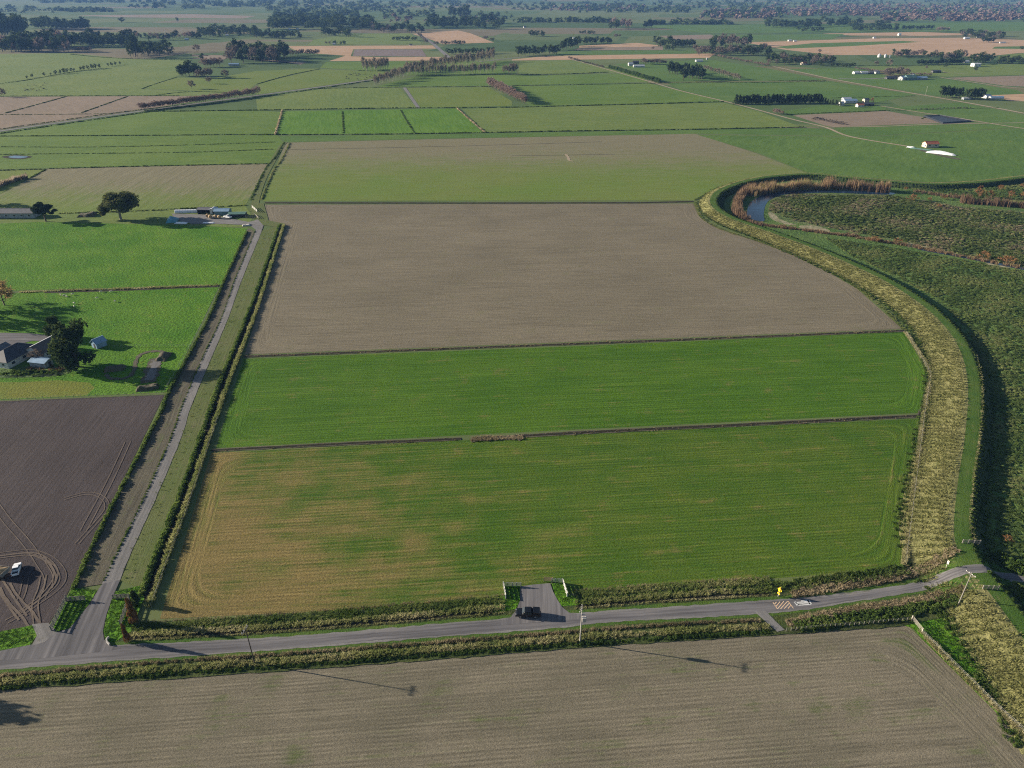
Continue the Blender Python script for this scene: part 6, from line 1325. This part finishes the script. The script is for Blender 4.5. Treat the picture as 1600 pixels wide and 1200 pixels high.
fence('carport_frame', 'white pergola posts beside the tiled farmhouse', (88, 560), (97, 557), 2, 2.2, 1, 'whitepaint', 'pergola', bw=0.2)
def wire(label, px, n, h=1.1, mat='timber'):
    P = resample(W(px), 1e9 if n < 1 else (np.linalg.norm(np.diff(np.array([(q.x, q.y) for q in W(px)]), axis=0), axis=1).sum() / n)); z = hz(P) + 0.05
    o = empty('wire_fence', (P[0][0], P[0][1], 0)); me = None
    for (x, y), zz in zip(P, z):
        if me is None: q = MB(); q.tube((0, 0, 0), (0, 0, h), .055, .05, 6); me = q.mesh('post'); me.materials.append(M[mat])
        link('post', me, o).location = (x - P[0][0], y - P[0][1], zz)
    q = MB()
    for k in (0.45, 0.75, 1.02):
        for i in range(len(P) - 1): q.tube((P[i][0] - P[0][0], P[i][1] - P[0][1], z[i] + h * k), (P[i + 1][0] - P[0][0], P[i + 1][1] - P[0][1], z[i + 1] + h * k), .008, .008, 3, caps=False)
    q.build('wires', M['steel'], o); return tag(o, label, 'fence')
wire('wire fence of pale posts on east edge of stubble field', [(1440, 990), (1480, 1030), (1540, 1090), (1600, 1148), (1650, 1198)], 32)
wire('wire fence along the lower edge of the garden paddock', [(-30, 630), (60, 624), (140, 620.5), (256, 615)], 24)
wire('wire fence between paddock and dirt strip beside the lane', [(258, 612), (290, 556), (322, 497), (346, 447)], 26)
wire('wire fence across the paddock right of the tin shed', [(160, 545), (215, 542.5), (298, 542)], 14)
wire('wire fence in front of the garden below farmhouses', [(-20, 591), (40, 592), (90, 589), (120, 577), (135, 572)], 16)
wire('wire fence on field side of the lane hedge', [(237, 950), (262, 880), (293, 798), (341, 655)], 26)
wire('wire fence along upper grass field below the stopbank', [(1416, 522), (1454, 586), (1444, 648), (1414, 880)], 46)
wire('wire fence between roadside hedge bank and stubble field', [(1228, 987), (1320, 979), (1424, 970)], 26)
def pole(label, px, h, mat, arm_rz, transformer=False, z=0.0):
    p = at(*px, z); o = empty('power_pole', (p.x, p.y, z + 0.1)); q = MB(); q.tube((0, 0, 0), (0, 0, h), .13, .085, 12); q.build('pole', M[mat], o)
    c, s = math.cos(arm_rz), math.sin(arm_rz)
    q = MB(); q.box((0.0, 0, h - .35), (2.3, .13, .15), arm_rz); a_ = q.build('crossarm', M['timber'], o); a_.location = (-s * .15, c * .15, 0)
    for k in (-1, -.35, .35, 1):
        q = MB(); q.tube((c * k - s * .15, s * k + c * .15, h - .27), (c * k - s * .15, s * k + c * .15, h - .03), .06, .04, 8); q.build('insulator', M['trim'], a_)
    for k in (-1, 1):
        q = MB(); q.tube((-s * .1, c * .1, h - 1.0), (c * k * .7 - s * .22, s * k * .7 + c * .22, h - .42), .025, .025, 5); q.build('brace', M['steel'], o)
    if transformer:
        q = MB(); q.box((.55, 0, h * .68), (.85, .7, 1.15)); t_ = q.build('transformer', M['concrete'], o, bevel=.05)
        for k in (-.25, 0, .25): q = MB(); q.tube((.55 + k, 0, h * .68 + .57), (.55 + k, 0, h * .68 + .85), .05, .03, 8); q.build('bushing', M['trim'], t_)
        q = MB(); q.box((.1, 0, h * .72 + .95), (1.3, .1, .12)); q.build('fuse_bracket', M['steel'], o)
    return tag(o, label, 'power pole')
pole('concrete power pole with transformer on the south roadside', (906, 1004), 10, 'concrete', R(70), True)
pole('dark slim power pole on the south roadside, left', (398, 1037), 10, 'bark', R(80))
pole('leaning-view power pole on the bank beside the stopbank road', (1497, 945), 9.5, 'timber', R(115), z=0.9)
pole('thin pale pole beside the far pale lane', (1446, 148), 9, 'concrete', R(80))
M['yellow'] = plain('yellow_sign_face', (0.75, 0.50, 0.02), 0.5, 0.08); M['signwhite'] = plain('white_sign_face', (0.80, 0.79, 0.76), 0.5, 0.06)
M['dirtw'] = plain('weathered_signpost', (0.55, 0.52, 0.47), 0.8, 0.2)
p = at(1215.5, 932.5); o = empty('road_sign', (p.x, p.y, 0.12), R(25)); q = MB(); q.tube((0, 0, 0), (0, 0, 2.6), .07, .06, 8); q.build('post', M['dirtw'], o)
q = MB(); q.add([(.05, 0, 1.15), (.05, -.62, 1.95), (.05, 0, 2.75), (.05, .62, 1.95), (.09, 0, 1.15), (.09, -.62, 1.95), (.09, 0, 2.75), (.09, .62, 1.95)], [(0, 1, 2, 3), (7, 6, 5, 4), (0, 4, 5, 1), (1, 5, 6, 2), (2, 6, 7, 3), (3, 7, 4, 0)])
q.build('diamond_plate', M['yellow'], o); q = MB(); q.box((-.06, 0, .95), (.03, .7, .36)); q.build('lower_plate', M['yellow'], o); q = MB(); q.box((-.07, 0, 1.95), (.03, .5, .9)); q.build('back_plate', M['yellow'], o)
tag(o, 'yellow diamond road sign on the verge by hatched paint', 'road sign')
p = at(1474, 896.5); zz = float(hz([(p.x, p.y)])[0]); o = empty('marker_sign', (p.x, p.y, zz + .1), R(20)); q = MB(); q.tube((0, 0, 0), (0, 0, 2.1), .06, .05, 8); q.build('post', M['dirtw'], o); q = MB(); q.box((.07, 0, 1.65), (.04, .42, .95)); q.build('plate', M['signwhite'], o, bevel=.02)
tag(o, 'white marker sign at the foot of the stopbank', 'road sign')
# culvert kerb at the lane mouth
P = resample(W(catmull([(171, 997.5), (167.5, 1001), (168, 1005), (172, 1009)], 4)), .4); q = MB()
for a_, b_ in zip(P[:-1], P[1:]): q.box(((a_[0] + b_[0]) / 2, (a_[1] + b_[1]) / 2, .42), (float(np.linalg.norm(b_ - a_)) + .03, .25, .5), math.atan2(b_[1] - a_[1], b_[0] - a_[0]))
tag(q.build('culvert_headwall', M['concrete'], None), 'curved pale culvert headwall at the lane corner', 'headwall')
# paint on the road
M['paintw'] = plain('white_road_paint', (0.62, 0.62, 0.60), 0.7, 0.35, 2.5); M['painto'] = plain('faded_orange_road_paint', (0.62, 0.36, 0.19), 0.7, 0.25, 2.0, c2=(0.68, 0.56, 0.40))
def mark(a, b, wd, mat, name='road_marking'): return ribbon(name, W([a, b]), wd, M[mat], z=0.186, zf=hz, step=1.0)
mark((1207.5, 942), (1214.5, 952.5), 0.16, 'painto'); mark((1231, 940), (1239.5, 951.5), 0.16, 'painto')
for a_, b_ in (((1213, 941.5), (1209.5, 945.5)), ((1218.5, 941), (1212, 949)), ((1224.5, 940.3), (1215, 952)), ((1230.5, 940), (1219.5, 952.2)), ((1233, 943.3), (1225, 952)), ((1235.5, 946.5), (1231, 951.8))): mark(a_, b_, 0.15, 'painto')
mark((1241.5, 941), (1246, 946.8), 0.5, 'paintw'); mark((1246.5, 946), (1266.5, 944.8), 0.45, 'paintw'); mark((1243, 943), (1264, 940.5), 0.45, 'paintw'); mark((1262.5, 938), (1266.5, 945), 0.6, 'paintw'); mark((1252, 940), (1263.5, 938.3), 0.35, 'paintw'); mark((1246, 944.6), (1256, 943.7), 0.5, 'paintw'); mark((1256, 943.9), (1265, 943), 0.4, 'paintw')

# ------------------------------------------------------------------ animals
def beast(name, L, H, bw):
    """a grazing four-legged animal grown as one skin over its skeleton, nose towards +x"""
    J = [((-.42 * L, 0, .80 * H), .20 * H), ((-.15 * L, 0, .72 * H), .27 * H), ((.18 * L, 0, .74 * H), .26 * H), ((.40 * L, 0, .82 * H), .20 * H), ((.55 * L, 0, .70 * H), .12 * H), ((.66 * L, 0, .48 * H), .10 * H), ((.74 * L, 0, .30 * H), .06 * H)]
    Ed = [(i, i + 1) for i in range(6)]
    for par, x in ((0, -.40), (3, .36)):
        for s in (-1, 1):
            b = len(J); J += [((x * L, s * bw, .58 * H), .10 * H), (((x + (.04 if x < 0 else -.0)) * L, s * bw, .30 * H), .055 * H), (((x - (.03 if x < 0 else 0)) * L, s * bw, .02 * H), .045 * H)]; Ed += [(par, b), (b, b + 1), (b + 1, b + 2)]
    b = len(J); J += [((-.54 * L, 0, .72 * H), .03 * H), ((-.56 * L, 0, .40 * H), .02 * H)]; Ed += [(0, b), (b, b + 1)]
    me = bpy.data.meshes.new(name); me.from_pydata([j[0] for j in J], Ed, []); o = bpy.data.objects.new(name, me); COL.objects.link(o)
    o.modifiers.new('skin', 'SKIN')
    for v_, j in zip(me.skin_vertices[0].data, J): v_.radius = (j[1], j[1])
    me.skin_vertices[0].data[1].use_root = True
    s_ = o.modifiers.new('sub', 'SUBSURF'); s_.levels = 1
    dg = bpy.context.evaluated_depsgraph_get(); ev = bpy.data.meshes.new_from_object(o.evaluated_get(dg)); bpy.data.objects.remove(o); return ev
cow = beast('cow', 2.0, 1.4, .22); cow.materials.append(plain('dark_cow_hide', (0.022, 0.017, 0.014), 0.8, 0.4, 1.0)); sheep = beast('sheep', 1.05, .8, .14); sheep.materials.append(plain('sheep_wool', (0.62, 0.57, 0.47), 0.95, 0.15, 3.0))
def herd(me, name, pts, label, group, cat):
    for i, (x, y) in enumerate(pts):
        p = at(x, y); o = link(name, me); o.location = (p.x, p.y, 0.1); o.rotation_euler = (0, 0, random.random() * 6.28); tag(o, label if isinstance(label, str) else label[i], cat, group)
herd(cow, 'cow', [(1270 + 50 * t + random.uniform(-3, 3), 185.5 + 8.5 * t + random.uniform(-2, 1.8)) for t in np.linspace(0, 1, 34)], 'dark cow in the bunched herd on brown paddock', 'herd on the brown paddock', 'cow')
herd(cow, 'cow', [(1433 + 82 * t + random.uniform(-2, 2), 171.6 - 2.4 * t + random.uniform(-.4, .4)) for t in np.linspace(0, 1, 17)], 'dark cow in line along the thin hedge below pines', 'line of cows below pines', 'cow')
herd(cow, 'cow', [(random.uniform(538, 606), random.uniform(115, 126)) for _ in range(38)], 'dark cow in the herd beside the poplar clump', 'herd beside poplars', 'cow')
herd(cow, 'cow', [(random.uniform(38, 70), random.uniform(129, 143)) for _ in range(16)], 'dark cow in scattered herd, upper left pasture', 'upper left herd', 'cow')
herd(sheep, 'sheep', [(95, 462), (101, 463), (104.5, 465), (114, 461), (116, 475), (116, 480.5), (158, 457), (174, 457), (152, 467), (180, 472)], ['sheep at left end of the flock by the drain', 'second sheep from left by the drain', 'third sheep, just inside the shade edge', 'sheep standing in sun at the shade corner', 'upper of two sheep in the shade', 'lower of two sheep in the shade', 'sheep right under the drain, middle', 'sheep right under the drain, farther right', 'sheep in the sunny middle of paddock', 'rightmost sheep on the yellowish grass'], 'flock of sheep', 'sheep')

# ------------------------------------------------------------------ haze: the air over the whole plain
hm, t, ns, ls = nodes('thin_haze'); pv = N(ns, 'VolumePrincipled'); pv.inputs['Color'].default_value = (0.24, 0.48, 1.0, 1); pv.inputs['Density'].default_value = 0.000052; pv.inputs['Anisotropy'].default_value = 0.0
o_ = N(ns, 'OutputMaterial'); ls.new(pv.outputs[0], o_.inputs['Volume'])
q = MB(); q.box((0, 9000, 62.5), (24100, 24100, 127)); hzo = q.build('haze', hm); hzo['kind'] = 'stuff'; hzo['label'] = 'thin blue haze lying over the whole plain'
